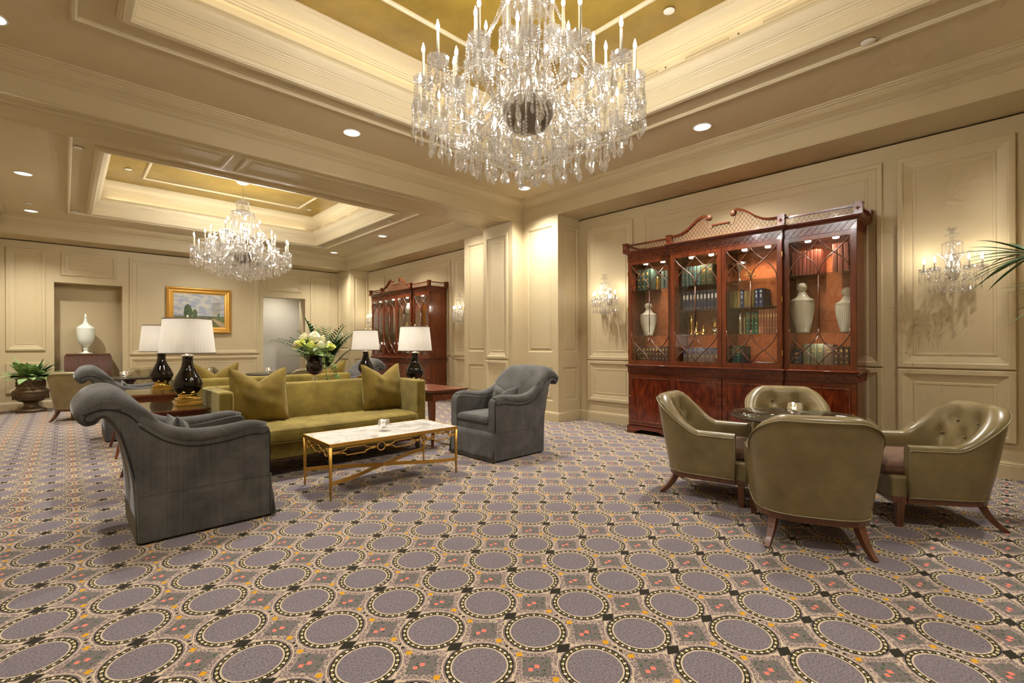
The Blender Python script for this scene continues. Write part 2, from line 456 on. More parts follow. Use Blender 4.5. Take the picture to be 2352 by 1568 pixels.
# ------------------------------------------------------------------ the room
XW, XP, XQ = 6.31, 5.755, 5.506
YB0, YB1, YF, YW = 5.75, 6.46, 12.74, 13.39
XL, YN = -0.95, -1.07
ZS, ZC, ZG = 3.355, 3.70, 4.30
def face_x(pl): return lambda u,v,h: (pl-h,u,v)       # wall face looking towards -X
def face_y(pl): return lambda u,v,h: (u,pl-h,v)       # wall face looking towards -Y
def face_dn(z): return lambda u,v,h: (u,v,z-h)        # ceiling face looking down
def rings(mb, mp, u0,u1,v0,v1, prof, cap=True, mi=0, sm=False):
    vv=[]; F=[]
    for (i,h) in prof: vv+=[mp(u0+i,v0+i,h),mp(u1-i,v0+i,h),mp(u1-i,v1-i,h),mp(u0+i,v1-i,h)]
    for k in range(len(prof)-1):
        for j in range(4): F.append((4*k+j,4*k+(j+1)%4,4*k+4+(j+1)%4,4*k+4+j))
    if cap: F.append(tuple(4*(len(prof)-1)+j for j in range(4)))
    return mb.add(vv,F,mi,sm)
def st(mb,name,mat,parent=None,kind='structure'):
    o=mb.build(name,mat,parent)
    if parent is None: o['kind']=kind
    return o
RAISED=[(0,-.002),(0,.018),(.006,.024),(.045,.024),(.052,.019),(.056,.014),(.06,.014),(.125,-.0005),(.129,.005),(.148,.005),(.152,.001)]
SUNK=[(0,0),(.006,-.004),(.012,-.012),(.022,-.012),(.026,-.018),(.07,-.006),(.074,-.009)]
def raised_panel(parent,mp,u0,u1,z0,z1,prof=RAISED):
    return rings(MB(),mp,u0,u1,z0,z1,prof).build('panel',M['paint'],parent)
def plate(mb,mp,u0,u1,z0,z1,holes,t=.03):
    """slab of thickness t (behind the face) with rectangular holes stacked in z"""
    def slab(a,b,c,d):
        v=[mp(a,c,0),mp(b,c,0),mp(b,d,0),mp(a,d,0),mp(a,c,-t),mp(b,c,-t),mp(b,d,-t),mp(a,d,-t)]
        mb.add(v,[(0,1,2,3),(7,6,5,4),(0,4,5,1),(1,5,6,2),(2,6,7,3),(3,7,4,0)])
    z=z0
    for (a,b,c,d) in holes:
        slab(u0,u1,z,c); slab(u0,a,c,d); slab(b,u1,c,d); z=d
    slab(u0,u1,z,z1)

# floor
f=MB(); f.add([(-1.9,-1.9,0),(6.7,-1.9,0),(6.7,14.9,0),(-1.9,14.9,0)],[(0,1,2,3)])
tag(st(f,'floor',M['carpet']),'mauve carpet woven with rows of ringed circles','carpet')

# right wall with raised panels
w=MB(); w.box(XW,XW+.15,-1.9,13.9,0,3.337); wall_r=st(w,'wall_right',M['paint'])
tag(wall_r,'tan panelled wall behind the bookcases and sconces','wall')
fx=face_x(XW)
def bay_panels(yc):
    for (a,b) in ((yc-2.445,yc-1.595),(yc-1.475,yc+1.385),(yc+1.555,yc+2.415)):
        raised_panel(wall_r,fx,a,b,1.003,3.172); raised_panel(wall_r,fx,a,b,.325,.988)
bay_panels(2.362); bay_panels(10.08)

# pilasters and pier on the right wall
def pilaster(y0,y1,xf,holes_u,ret=None,upper=(1.127,3.193),lower=(.329,.878),proud=False,side=True,back=False,rx=XW):
    b=MB(); b.box(xf+.0305,XW+.02,y0+(.0305 if side else .001),y1-(.0305 if back else .001),0,ZS-.002)
    a,c=holes_u
    hz=[(a,c)+lower,(a,c)+upper]
    mpf=face_x(xf)
    plate(b,mpf,y0,y1,0,ZS-.002,[] if proud else hz)
    mpr=face_y(y0); mpb=lambda u,v,h:(u,y1+h,v)
    rh=[]
    if ret: rh=[ret+lower,ret+upper]
    if side: plate(b,mpr,xf+.0302,rx,0,ZS-.002,rh)
    if back: plate(b,mpb,xf+.0302,rx,0,ZS-.002,[])
    p=b.build('pilaster',M['paint'],wall_r)
    for (u0,u1,z0,z1) in hz:
        if proud: raised_panel(p,mpf,u0,u1,z0,z1)
        else: rings(MB(),mpf,u0,u1,z0,z1,SUNK).build('panel',M['paint'],p)
    for (u0,u1,z0,z1) in rh: rings(MB(),mpr,u0,u1,z0,z1,SUNK).build('panel',M['paint'],p)
    return p
pilaster(4.954,YB0,XP,(5.075,5.63),(5.885,6.26))
pilaster(YB0,6.52,XQ,(5.86,6.44),None,(1.005,3.18),(.33,.975),True,True,True,XP+.02)
pilaster(6.52,7.40,XP,(6.66,7.28),None,side=False,back=True)
pilaster(12.56,13.42,XP,(12.70,13.28),(5.885,6.26))
pilaster(-1.75,-.26,XP,(-1.1,-.38),None,side=False,back=True)

# back wall with niche and doorway
b=MB()
NX0,NX1,DX0,DX1=-.155,.922,3.766,4.836
for (a,c,z0,z1) in ((-1.9,NX0,0,3.337),(NX1,DX0,0,3.337),(DX1,6.5,0,3.337),(NX0,NX1,2.565,3.337),(DX0,DX1,2.54,3.337)):
    b.box(a,c,YW,YW+.42,z0,z1)
b.box(NX0-.02,NX1+.02,YW+.40,YW+.5,0,2.6)
wall_b=st(b,'wall_back',M['paint']); tag(wall_b,'tan panelled wall with niche, landscape painting and doorway','wall')
fy=face_y(YW)
for (a,c) in ((-.83,-.28),(4.98,5.53)):
    raised_panel(wall_b,fy,a,c,1.165,3.193,SUNK if 0 else RAISED); raised_panel(wall_b,fy,a,c,.33,.93)
raised_panel(wall_b,fy,-.05,.82,2.715,3.192); raised_panel(wall_b,fy,3.868,4.735,2.705,3.177)
raised_panel(wall_b,fy,1.04,3.668,1.052,3.2); raised_panel(wall_b,fy,1.04,3.668,.33,.99)
fj=face_x(DX1)
for z in ((1.127,2.40),(.33,.878)): rings(MB(),fj,YW+.06,YW+.36,z[0],z[1],[(0,0),(0,.008),(.02,.008),(.026,.002),(.06,.002),(.064,.006)]).build('panel',M['paint'],wall_b)
b=MB(); b.box(2.6,6.2,14.75,14.85,0,3.1); b.box(2.5,2.6,13.8,14.85,0,3.1); b.box(6.1,6.2,13.8,14.85,0,3.1); b.box(2.5,6.2,13.8,14.85,3.0,3.1)
tag(st(b,'wall_corridor',M['gray_paint']),'pale gray corridor wall seen through the far doorway','wall')
b=MB(); b.box(-1.65,-1.5,-1.75,13.39,0,3.34); tag(st(b,'wall_left_bounce',M['paint']),'tan wall added on the left to bounce light, out of frame','wall')  # unseen wall, added only to bounce light back into the room
b=MB(); b.box(-1.65,6.3,-1.9,-1.75,0,3.34); tag(st(b,'wall_front',M['paint']),'tan wall behind the viewer, out of frame','wall')

# beams and soffits round the bays
def soffit(n,label,*bx):
    b=MB(); b.box(*bx); o=st(b,n,M['paint']); tag(o,label,'beam'); return o
beam=soffit('trim_1','tan ceiling beam crossing the room between the two coffers',-1.65,XP,YB0,YB1,ZS,4.5)
soffit('trim_2','tan soffit running above the bookcase wall',XP,6.6,-1.9,13.9,ZS,4.5)
soffit('trim_3','tan soffit above the far wall',-1.65,XP,YF,13.9,ZS,4.5)
soffit('trim_4','tan soffit along the left side of the room',-1.65,XL,-1.9,YF,ZS-.001,4.5)
soffit('trim_5','tan soffit behind the viewer',XL,XP,-1.9,YN,ZS,4.5)
g=MB(); g.box(6.46,6.6,-1.9,13.9,3.0,3.5); st(g,'gap_shade_backing',M['gap_shade']);  # near-black backing that paints the shade in the gap above the wall
fd=face_dn(ZS)
for (a,c) in ((-1.3,1.36),(1.475,5.36)):
    rings(MB(),fd,a,c,YB0+.11,YB1-.06,[(0,-.002),(0,.006),(.014,.010),(.03,.010),(.036,.006),(.05,.006),(.056,.001),(.1,.0006),(.104,.003)]).build('panel',M['paint'],beam)

# ceilings: flat plate, crown, coffer, gold panel
ceil=MB(); crown=[]
def bay(y0,y1,cx0,cx1,cy0,cy1,ceilmb):
    # plate between bay rectangle and coffer rectangle
    O=[(XL,y0),(XP,y0),(XP,y1),(XL,y1)]; I=[(cx0,cy0),(cx1,cy0),(cx1,cy1),(cx0,cy1)]
    ceilmb.add([(a,b,ZC) for a,b in O]+[(a,b,ZC) for a,b in I],[(i,(i+1)%4,4+(i+1)%4,4+i) for i in range(4)])
bay(YN,YB0,.28,4.48,.14,4.543,ceil); bay(YB1,YF,.28,4.48,7.65,11.55,ceil)
ceil_o=st(ceil,'ceiling',M['ceil']); tag(ceil_o,'tan coffered ceiling with stepped moldings and gold panels','ceiling')
up=lambda u,v,h:(u,v,h)
BEAD=[(-.001,ZS+.001),(.007,ZS+.001),(.007,ZS+.016),(.004,ZS+.02),(-.001,ZS+.021)]
CROWN=[(-.001,3.545),(.008,3.548),(.012,3.556),(.018,3.558),(.02,3.566),(.028,3.568),(.03,3.582),(.042,3.585),(.046,3.592),(.052,3.593),(.062,3.602),(.095,3.622),(.118,3.645),(.128,3.658),(.128,3.664),(.142,3.668),(.145,3.68),(.16,3.684),(.162,3.70)]
COFFER=[(0,3.70),(0,3.682),(.008,3.676),(.016,3.674),(.018,3.664),(.028,3.662),(.032,3.655),(.08,3.655),(.083,3.662),(.09,3.666),(.096,3.68),(.098,3.692),(.104,3.695),(.105,3.79),(.112,3.795),(.116,3.806),(.124,3.810),(.126,3.822),(.136,3.826),(.140,3.838),(.150,3.842),(.168,3.862),(.186,3.888),(.194,3.915),(.190,3.942),(.178,3.958),(.178,3.972),(.168,3.976),(.0,3.976),(0,4.14)]
TIER2=[(0,4.14),(.04,4.14),(.042,4.158),(.05,4.162),(.054,4.178),(.07,4.183),(.074,4.196),(.09,4.2),(.12,4.215),(.155,4.235),(.178,4.258),(.186,4.268),(.20,4.27),(.204,4.282),(.226,4.286),(.228,4.30)]
THIN=[(0,0),(0,.014),(.006,.018),(.012,.026),(.03,.026),(.036,.018),(.045,.014),(.045,0)]
def bay_trim(y0,y1,cx0,cx1,cy0,cy1,t0,t1):
    rings(MB(),up,XL,XP,y0,y1,CROWN,False).build('crown_molding',M['paint'],ceil_o)
    rings(MB(),up,XL,XP,y0,y1,BEAD,False).build('fascia_bead',M['paint'],ceil_o)
    rings(MB(),up,cx0,cx1,cy0,cy1,COFFER,False).build('coffer_molding',M['cream'],ceil_o)
    rings(MB(),up,cx0,cx1,cy0,cy1,TIER2,False).build('upper_coffer_molding',M['cream'],ceil_o)
    rings(MB(),up,cx0+.228,cx1-.228,cy0+.228,cy1-.228,[(0,ZG)],True).build('gold_panel',M['gold_leaf'],ceil_o)
    rings(MB(),face_dn(ZC),.03,4.80,t0,t1,THIN,False).build('ceiling_molding',M['cream'],ceil_o)
    rings(MB(),face_dn(ZG),1.02,3.78,cy0+.77,cy1-.77,THIN,False).build('gold_panel_molding',M['cream'],ceil_o)
    # cove strips on the ledge
    for (a,b,c,d) in ((cx0+.03,cx0+.05,cy0+.3,cy1-.3),(cx1-.05,cx1-.03,cy0+.3,cy1-.3),(cx0+.3,cx1-.3,cy0+.03,cy0+.05),(cx0+.3,cx1-.3,cy1-.05,cy1-.03)):
        mb=MB(); mb.box(a,b,c,d,3.978,3.99); mb.build('cove_light_strip',M['cove'],ceil_o)
    for i in range(5):       # grille slots in the recess on the bookcase side
        yy=cy0+.9+i*.72
        mb=MB(); mb.box(cx1-.012,cx1+.002,yy,yy+.42,4.035,4.10)
        for k in range(4): mb.box(cx1-.015,cx1-.01,yy-.1,yy-.085,4.04+k*.016,4.047+k*.016,1)
        mb.build('vent_grille',[M['vent'],M['gap_shade']],ceil_o)
bay_trim(YN,YB0,.28,4.48,.14,4.543,-.105,4.785)
bay_trim(YB1,YF,.28,4.48,7.65,11.55,7.43,11.77)

# baseboards
def offset_path(P,d):
    out=[]
    n=len(P)
    for i in range(n):
        a=P[i-1] if i>0 else None; b=P[i]; c=P[i+1] if i<n-1 else None
        def nr(p,q):
            dx,dy=q[0]-p[0],q[1]-p[1]; l=math.hypot(dx,dy); return (dy/l,-dx/l)
        if a is None: nn=nr(b,c); out.append((b[0]+nn[0]*d,b[1]+nn[1]*d)); continue
        if c is None: nn=nr(a,b); out.append((b[0]+nn[0]*d,b[1]+nn[1]*d)); continue
        n1,n2=nr(a,b),nr(b,c); s=(n1[0]+n2[0],n1[1]+n2[1]); k=d*2/(s[0]**2+s[1]**2)
        out.append((b[0]+s[0]*k,b[1]+s[1]*k))
    return out
BASE=[(.022,0),(.022,.122),(.018,.128),(.02,.136),(.016,.144),(.008,.15),(.006,.158),(-.004,.16)]
def baseboard(name,path,label):
    mb=MB(); rows=[[(x,y,z) for (x,y) in offset_path(path,d)] for d,z in BASE]
    n=len(path); vv=[p for r in rows for p in r]
    mb.add(vv,[(r*n+i,r*n+i+1,(r+1)*n+i+1,(r+1)*n+i) for r in range(len(BASE)-1) for i in range(n-1)])
    tag(st(mb,name,M['paint']),label,'baseboard')
baseboard('baseboard_right',[(XP,YW),(XP,12.56),(XW,12.56),(XW,7.40),(XP,7.40),(XP,6.52),(XQ,6.52),(XQ,YB0),(XP,YB0),(XP,4.954),(XW,4.954),(XW,-.26),(XP,-.26),(XP,-1.75)],'tan baseboard along the bookcase wall')
baseboard('baseboard_back',[(-1.5,YW),(NX0,YW)],'tan baseboard behind the bronze planter')
baseboard('baseboard_back_middle',[(NX1,YW),(DX0,YW)],'tan baseboard below the painting wall')
baseboard('baseboard_back_corner',[(DX1,YW),(XP,YW)],'tan baseboard between doorway and far corner')

# ------------------------------------------------------------------ ceiling lights and cover plates
def spot(parent,loc,w,size=2.2,blend=.9,col=NEUT,rad=.06):
    d=bpy.data.lights.new('downlight_lamp','SPOT'); d.energy=w; d.spot_size=size; d.spot_blend=blend; d.color=col; d.shadow_soft_size=rad
    o=bpy.data.objects.new('downlight_lamp',d); COL.objects.link(o); o.parent=parent; o.location=loc; return o
def point(parent,loc,w,col=WARM,rad=.02):
    d=bpy.data.lights.new('lamp_light','POINT'); d.energy=w; d.color=col; d.shadow_soft_size=rad
    o=bpy.data.objects.new('lamp_light',d); COL.objects.link(o); o.parent=parent; o.location=loc; return o
_ring=MB().lathe([(.098,0),(.1,-.006),(.094,-.009),(.088,-.004),(.084,.02)],32)
_lens=MB().lathe([(.088,-.0045),(.03,-.003),(0,-.003)],32)
proto_dl=None
def downlight(x,y,label,z=ZC,w=None):
    global proto_dl
    if proto_dl is None:
        t=thing('recessed_light',label,'ceiling light',(x,y,z),0,'recessed ceiling lights')
        _ring.build('trim_ring',M['white_cer'],t); _lens.build('lens',M['lens'],t); proto_dl=t
    else:
        t=clone(proto_dl,label,(x,y,z))
    spot(t,(0,0,-.02),w or L_DOWN)
    return t
for x,y,l in ((-.40,5.19,'recessed downlight cut off by the left frame edge, nearest the viewer'),
              (2.40,5.18,'recessed downlight in the near ceiling left of the big chandelier'),
              (5.21,5.17,'recessed downlight half hidden by the tips of the big chandelier'),
              (5.21,2.34,'recessed downlight in the near ceiling right of the big chandelier'),
              (-.42,9.58,'recessed downlight at far left, the nearer of two'),
              (-.435,12.13,'recessed downlight at far left corner above the planter'),
              (5.17,9.62,'recessed downlight over the far bookcase, the nearer one'),
              (5.155,12.2,'recessed downlight in the far right corner by the crown molding')):
    downlight(x,y,l)
for x,y,l in ((2.4,-.5,'recessed downlight behind the viewer, in the middle'),(5.21,-.5,'recessed downlight behind the viewer, bookcase side'),(-.4,2.34,'recessed downlight above left of the viewer'),(-.4,-.5,'recessed downlight behind the viewer, left side'),
            (2.4,12.2,'recessed downlight hidden behind the far chandelier'),(2.4,7.0,'recessed downlight hidden by the beam, middle'),(-.42,7.0,'recessed downlight hidden by the beam, left'),(5.17,7.0,'recessed downlight hidden by the beam, right')):
    t=thing('recessed_light',l,'ceiling light',(x,y,ZC),0,'recessed ceiling lights')
    for ch in proto_dl.children:
        if ch.type=='MESH':
            c=ch.copy(); COL.objects.link(c); c.parent=t
    spot(t,(0,0,-.02),L_DOWN)
def disc(x,y,z,label,r=.05):
    o=MB().lathe([(r*.55,0),(r*.55,-.008),(r,-.008),(r,-.013),(r*.9,-.016),(0,-.017)],24).build('cover_plate',M['white_cer'],None,(x,y,z))
    tag(o,label,'cover plate',"round ceiling cover plates")
for x,y,z,l in ((2.41,4.58,ZC,'small white round cover plate left of the big chandelier'),(4.71,.75,ZC,'white round cover plate at upper right beside the thin ceiling molding'),
                (.13,7.85,ZC,'white cover plate between thin molding and far coffer, near end'),(.13,11.65,ZC,'small white cover plate at the far left corner of the far coffer'),
                (-.44,11.5,ZC,'white disc beside the far left corner downlight'),(.80,10.4,ZG,'white cover plate on the far gold ceiling, left side'),
                (3.98,10.75,ZG,'small white plate on the far gold ceiling, right corner'),(4.0,2.1,ZG,'white plate on the near gold ceiling right of the candles'),
                (4.62,8.3,ZC,'white cover plate between far coffer and right downlight'),(4.60,11.66,ZC,'small white plate at the far right corner of the far coffer')):
    disc(x,y,z,l)
# corridor light
t=thing('corridor_light','ceiling light in the corridor beyond the doorway, out of view','ceiling light',(4.45,13.98,2.99),0); 
_ring.build('trim_ring',M['white_cer'],t); _lens.build('lens',M['lens'],t); spot(t,(0,0,-.03),75,2.7)
# ------------------------------------------------------------------ seating
def soft(o,w,seg=3):
    m=o.modifiers.new('bevel','BEVEL'); m.width=w; m.segments=seg; m.limit_method='ANGLE'; m.angle_limit=math.radians(50); m.harden_normals=True
    return o
def rbox(mb,x0,x1,y0,y1,z0,z1,r,puff=0.0,n=7,mi=0):
    """pillow-like rounded box: superellipsoid-ish with bulged faces"""
    cx,cy_,cz=(x0+x1)/2,(y0+y1)/2,(z0+z1)/2; hx,hy,hz=(x1-x0)/2,(y1-y0)/2,(z1-z0)/2
    def rr(a,h):                       # map -1..1 to a coordinate that gathers points at the rim
        t=abs(a); lin=h-r
        return math.copysign(lin*min(1,t/.7) if t<.7 else lin+r*math.sin((t-.7)/.3*PI/2),a) if lin>0 else a*h
    def drop(a):
        t=abs(a); return 0 if t<.7 else 1-math.cos((t-.7)/.3*PI/2)
    for side in (1,-1):
        def fn(u,v):
            a,b=u*2-1,v*2-1
            d=max(drop(a),drop(b)); z=hz-min(r,hz)*d+puff*(1-a*a)*(1-b*b)
            return (cx+rr(a,hx),cy_+rr(b,hy),cz+side*z)
        N=15
        mb.grid(fn,N,N,mi)
    ring=[]
    N=15
    us=[i/(N-1) for i in range(N)]
    loop=[(u,0) for u in us]+[(1,v) for v in us[1:]]+[(u,1) for u in us[-2::-1]]+[(0,v) for v in us[-2:0:-1]]
    vv=[]; L=len(loop)
    for side in (1,-1):
        for (u,v) in loop:
            a,b=u*2-1,v*2-1; d=max(drop(a),drop(b)); z=hz-min(r,hz)*d
            vv.append((cx+rr(a,hx),cy_+rr(b,hy),cz+side*z))
    mb.add(vv,[(i,(i+1)%L,L+(i+1)%L,L+i) for i in range(L)],mi,True)
    return mb
def make_pillow(w=.5,h=.5,t=.11,chop=.13,seed=1):
    rnd=random.Random(seed); mb=MB(); N=25
    for side in (1,-1):
        def fn(u,v):
            a,b=u*2-1,v*2-1
            thick=t*(max(0,(1-abs(a)**2.6)*(1-abs(b)**2.6)))**.55
            bow=1-.10*(1-a*a)*0-.055*(1-b*b)*abs(a)**2+.05*(1-b)/2
            x=a*w/2*bow
            z=(b*.5+.5)*h-.035*(1-a*a)*max(0,-b)*0
            q=max(0,1-abs(a)/.85)
            z-=chop*q**1.3*max(0,(b+.35)/1.35)**2
            z+=.02*abs(a)**3*max(0,b)
            thick*=(1-.5*max(0,1-abs(a)/.22)*max(0,b)**1.2)*(1.12-.22*b)
            wr=.007*math.sin(a*7+b*4+side)*math.sin(b*6-a*3)*(1-abs(a)**4)*(1-abs(b)**4)
            wr+=.006*math.sin((a*8+b*3)*2)*max(0,abs(a)-.55)*(1-abs(b)**4)
            return (x,side*(thick+wr)-.02*b,z)
        mb.grid(fn,N,N)
    return mb
# gray scroll-back slipper chair, faces +X
def make_gray_chair(label):
    t=thing('scroll_back_chair',label,'armchair',(0,0,0),0,'gray velvet scroll-back armchairs')
    back=[(-.19,.40),(-.225,.57),(-.268,.70),(-.348,.828),(-.444,.937),(-.535,.99),(-.635,.972),(-.705,.89),(-.70,.82),(-.66,.776),(-.612,.782),(-.583,.815),(-.555,.79),(-.52,.731),(-.484,.622),(-.445,.415),(-.43,.2),(-.424,.012),(-.25,.012)]
    P=catmull(back[:17],4)+back[17:]
    bk_=MB(); ys=[-.372,-.368,-.35,-.31,-.25,-.16,-.06,.06,.16,.25,.31,.35,.368,.372]; n=len(P); cxm=sum(q[0] for q in P)/n; vv=[]
    for y in ys:
        e=abs(y)/.372; ins=.022 if e>.995 else (.010 if e>.98 else 0)
        for i,(x,z) in enumerate(P):
            q0,q1=P[i-1],P[(i+1)%n]; tx,tz=q1[0]-q0[0],q1[1]-q0[1]; l=math.hypot(tx,tz)+1e-9
            k=smooth01((z-.55)/.3); top_=smooth01((z-.80)/.18)
            vv.append((x-tz/l*ins*-1*-1+.012*k*(1-e**2)*-1,y,z+tx/l*ins*-1*-1-top_*.055*e**5+.012*top_*(1-e*e)))
    F=[(r_*n+i,r_*n+(i+1)%n,(r_+1)*n+(i+1)%n,(r_+1)*n+i) for r_ in range(len(ys)-1) for i in range(n)]
    bk_.add(vv,F,0,True); bk_.add([vv[i] for i in range(n)],[tuple(range(n))],0,False); bk_.add([vv[(len(ys)-1)*n+i] for i in range(n)],[tuple(range(n))],0,False)
    bk_.build('back',M['gray_velvet'],t)
    seam=catmull([(-.385,.73),(-.45,.815),(-.51,.855),(-.58,.87),(-.635,.856),(-.662,.83),(-.656,.806),(-.628,.802),(-.605,.825)],4)
    rear=catmull([(-.505,.73),(-.47,.6),(-.425,.40),(-.40,.3)],4)
    for s in (-1,1):
        w=MB(); w.tube([(x,s*.374,z) for x,z in seam],.004,5); w.tube([(x,s*.374,z) for x,z in rear],.004,5)
        for a in (0,1,2,3,4):     # gathered pleats round the scroll
            i=10+a*5; 
            if i<len(seam) and seam[i][1]>.84:
                x,z=seam[i]; cx0,cz0=-.60,.87; dx,dz=x-cx0,z-cz0; l=math.hypot(dx,dz)+1e-6
                w.tube([(x,s*.374,z),(x+dx/l*.05,s*.372,z+dz/l*.05)],[.004,.002],4)
        w.build('piping',M['gwelt'],t)
        arm=[(.345,.012),(.35,.60),(.34,.645),(.31,.67),(.22,.666),(.08,.645),(-.05,.634),(-.16,.643),(-.27,.683),(-.36,.743),(-.42,.775),(-.44,.6),(-.425,.3),(-.415,.012)]
        Q=arm[:1]+catmull(arm[1:11],3)+arm[11:]
        a=soft(MB().prism(Q,s*.275,s*.385,'xz',0,True).build('arm',M['gray_velvet'],t),.02)
        top=catmull([(.318,.655),(.22,.672),(.08,.652),(-.05,.643),(-.16,.652),(-.27,.692),(-.36,.757),(-.41,.80)],4)
        MB().tube([(x,s*.338,z-.004) for x,z in top],[.040+.016*math.sin(PI*i/(len(top)-1)) for i in range(len(top))],12).build('arm_pad',M['gray_velvet'],a)
        wl=MB(); wl.tube([(.342,s*.387,.33),(.343,s*.387,.58),(.338,s*.387,.63)]+[(x,s*.387,z-.048-.010*math.sin(PI*i/(len(top)-1))) for i,(x,z) in enumerate(top)][1:],.0032,5); wl.build('welt',M['gwelt'],a)
    b=MB(); b.box(-.40,.335,-.37,.37,.26,.40); soft(b.build('seat_deck',M['gray_velvet'],t),.02)
    c=MB(); rbox(c,-.27,.345,-.268,.268,.385,.475,.03,.015); c.build('seat_cushion',M['gray_velvet'],t)
    # skirt in four panels with inverted pleats at the corners
    sk=MB()
    top=(-.418,.352,-.3865,.3865); bot=(-.424,.372,-.3895,.3895)
    def side(p0,p1,q0,q1,nrm):
        N=22
        def fn(u,v):
            x0,y0=lerp(p0[0],p1[0],u),lerp(p0[1],p1[1],u); x1,y1=lerp(q0[0],q1[0],u),lerp(q0[1],q1[1],u)
            e=min(u,1-u); w=.008*math.sin(u*13)*v*(1 if e>.06 else 0)-(.02 if e<.012 else 0)*v
            return (lerp(x0,x1,v)+nrm[0]*w,lerp(y0,y1,v)+nrm[1]*w,lerp(.315,.008,v))
        sk.grid(fn,N,6)
    A=[(top[0],top[2]),(top[1],top[2]),(top[1],top[3]),(top[0],top[3])]; B=[(bot[0],bot[2]),(bot[1],bot[2]),(bot[1],bot[3]),(bot[0],bot[3])]
    for i,nm in ((1,(1,0)),): side(A[i],A[(i+1)%4],B[i],B[(i+1)%4],nm)
    sk.add([A[i]+(.315,) for i in range(4)],[(0,1,2,3)])
    so=sk.build('skirt',M['gray_velvet'],t); m=so.modifiers.new('solid','SOLIDIFY'); m.thickness=.008
    for (x,y) in A[1:3]:
        pl=MB(); sx,sy=(1 if x>0 else -1),(1 if y>0 else -1)
        pl.tube([(x-.012*sx,y-.014*sy,.30),(x+.006*sx,y-.010*sy,.16),(x+.016*sx,y-.008*sy,.012)],[.006,.012,.018],8); pl.build('pleat',M['gray_velvet'],t)
    return t
GC=make_gray_chair('large gray velvet scroll-back chair in the left foreground')
GC.location=(.745,4.10,0)
clone(GC,'gray velvet scroll-back chair turned to the sofa, right of the gilded table',(3.62,4.08,0),PI)
clone(GC,'gray velvet scroll-back chair half hidden behind the foreground one, by the lamp tables',(.80,8.42,0),0)
clone(GC,'gray velvet scroll-back chair seen behind the rear lamp and pillow',(3.70,8.45,0),PI)
GP=make_pillow(.42,.27,.065,.05,3)
gp=GP.build('lumbar_pillow',M['gray_velvet'],None,(.63,4.06,.485)); gp.rotation_euler=(math.radians(-20),math.radians(4),PI/2)
tag(gp,'small gray velvet lumbar pillow in the left foreground chair','pillow',"gray lumbar pillows")
for (x,y,rz,l) in ((3.74,4.10,-PI/2,'small gray velvet lumbar pillow in the chair right of the gilded table'),(.66,8.42,PI/2,'small gray velvet lumbar pillow peeking over the second left chair')):
    c=gp.copy(); COL.objects.link(c); c.location=(x,y,.485); c.rotation_euler=(math.radians(-20),0,rz); c['label']=l

# olive velvet sofa, faces -Y, origin at centre of the floor footprint
def make_sofa(label):
    t=thing('sofa',label,'sofa',(0,0,0),0,'olive velvet sofas')
    W=1.065
    bk=[( .40,.17),(.40,.80),(.385,.838),(.35,.846),(.28,.845),(.262,.825),(.225,.42),(.225,.17)]
    soft(MB().prism(bk,-W+.02,W-.02,'yz',0,True).build('back',M['olive_velvet'],t),.02)
    for s in (-1,1):
        a=MB(); a.box(min(s*(W-.115),s*W),max(s*(W-.115),s*W),-.36,.395,.172,.842); soft(a.build('arm',M['olive_velvet'],t),.03,4)
        wl=MB(); wl.tube([(s*(W-.10),-.362,.18),(s*(W-.10),-.362,.80),(s*(W-.10),-.34,.828),(s*(W-.10),.3,.846)],.0035,5); wl.build('piping',M['olive_pillow'],t)
    b=MB(); b.box(-W+.03,W-.03,-.345,.37,.165,.33); soft(b.build('base',M['olive_velvet'],t),.015)
    c=MB(); Wc=W-.118
    def prof(u):       # bowed front
        return -.40-.045*math.cos((u-.5)*PI)**1.0
    NU,NV=61,22
    def fn(u,v):
        x=lerp(-Wc,Wc,u); yf=prof(u); yb=.235
        a=v*2*PI; # cross-section loop: superellipse
        cy_=(yf+yb)/2; hy=(yb-yf)/2; cz=.395; hz=.075
        ca,sa=math.cos(a),math.sin(a); e=.32
        yy=cy_+hy*math.copysign(abs(ca)**e,ca); zz=cz+hz*math.copysign(abs(sa)**.45,sa)
        topf=max(0,sa)
        bulge=.018*math.sin(PI*u)**.5*topf
        crease=-.010*topf*(abs(math.sin(u*PI*7))<.16)*1 -.004*topf*math.sin(u*64+ca*2.5)**2
        endr=min(1,min(u,1-u)/.02)
        return (x,lerp(cy_,yy,.94+.06*endr),lerp(cz,zz+bulge+crease,.8+.2*endr))
    c.grid(fn,NU,NV,0,True,False,True)
    vv=[fn(0,j/NV) for j in range(NV)]; c.add(vv,[tuple(range(NV))],0,True); vv=[fn(1,j/NV) for j in range(NV)]; c.add(vv,[tuple(range(NV))],0,True)
    c.build('seat_cushion',M['olive_velvet'],t)
    wl=MB(); wl.tube([(lerp(-Wc,Wc,i/40),prof(i/40)-.004,.452-.0*i) for i in range(41)],.004,5); wl.tube([(lerp(-Wc,Wc,i/40),prof(i/40)+.004,.335) for i in range(41)],.004,5)
    wl.build('cushion_piping',M['olive_pillow'],t)
    r=MB(); r.box(-W+.01,W-.01,-.35,.385,.15,.168); r.build('wood_rail',M['darkwood'],t)
    for (x,y) in ((-.98,-.30),(.98,-.30),(-.98,.34),(.98,.34)):
        MB().tube([(x,y,.15),(x,y,.0)],[.032,.02],4).build('leg',M['darkwood'],t)
    return t
SF=make_sofa('olive velvet sofa facing the gilded coffee table')
SF.location=(2.045,5.10,0)
clone(SF,'olive velvet sofa behind, back to back with the front one',(2.045,7.15,0),PI)
PL=make_pillow(.53,.54,.105,.13,2).build('throw_pillow',M['olive_pillow'],None); PL.location=(1.42,5.17,.475); PL.rotation_euler=(math.radians(-13),0,math.radians(-8))
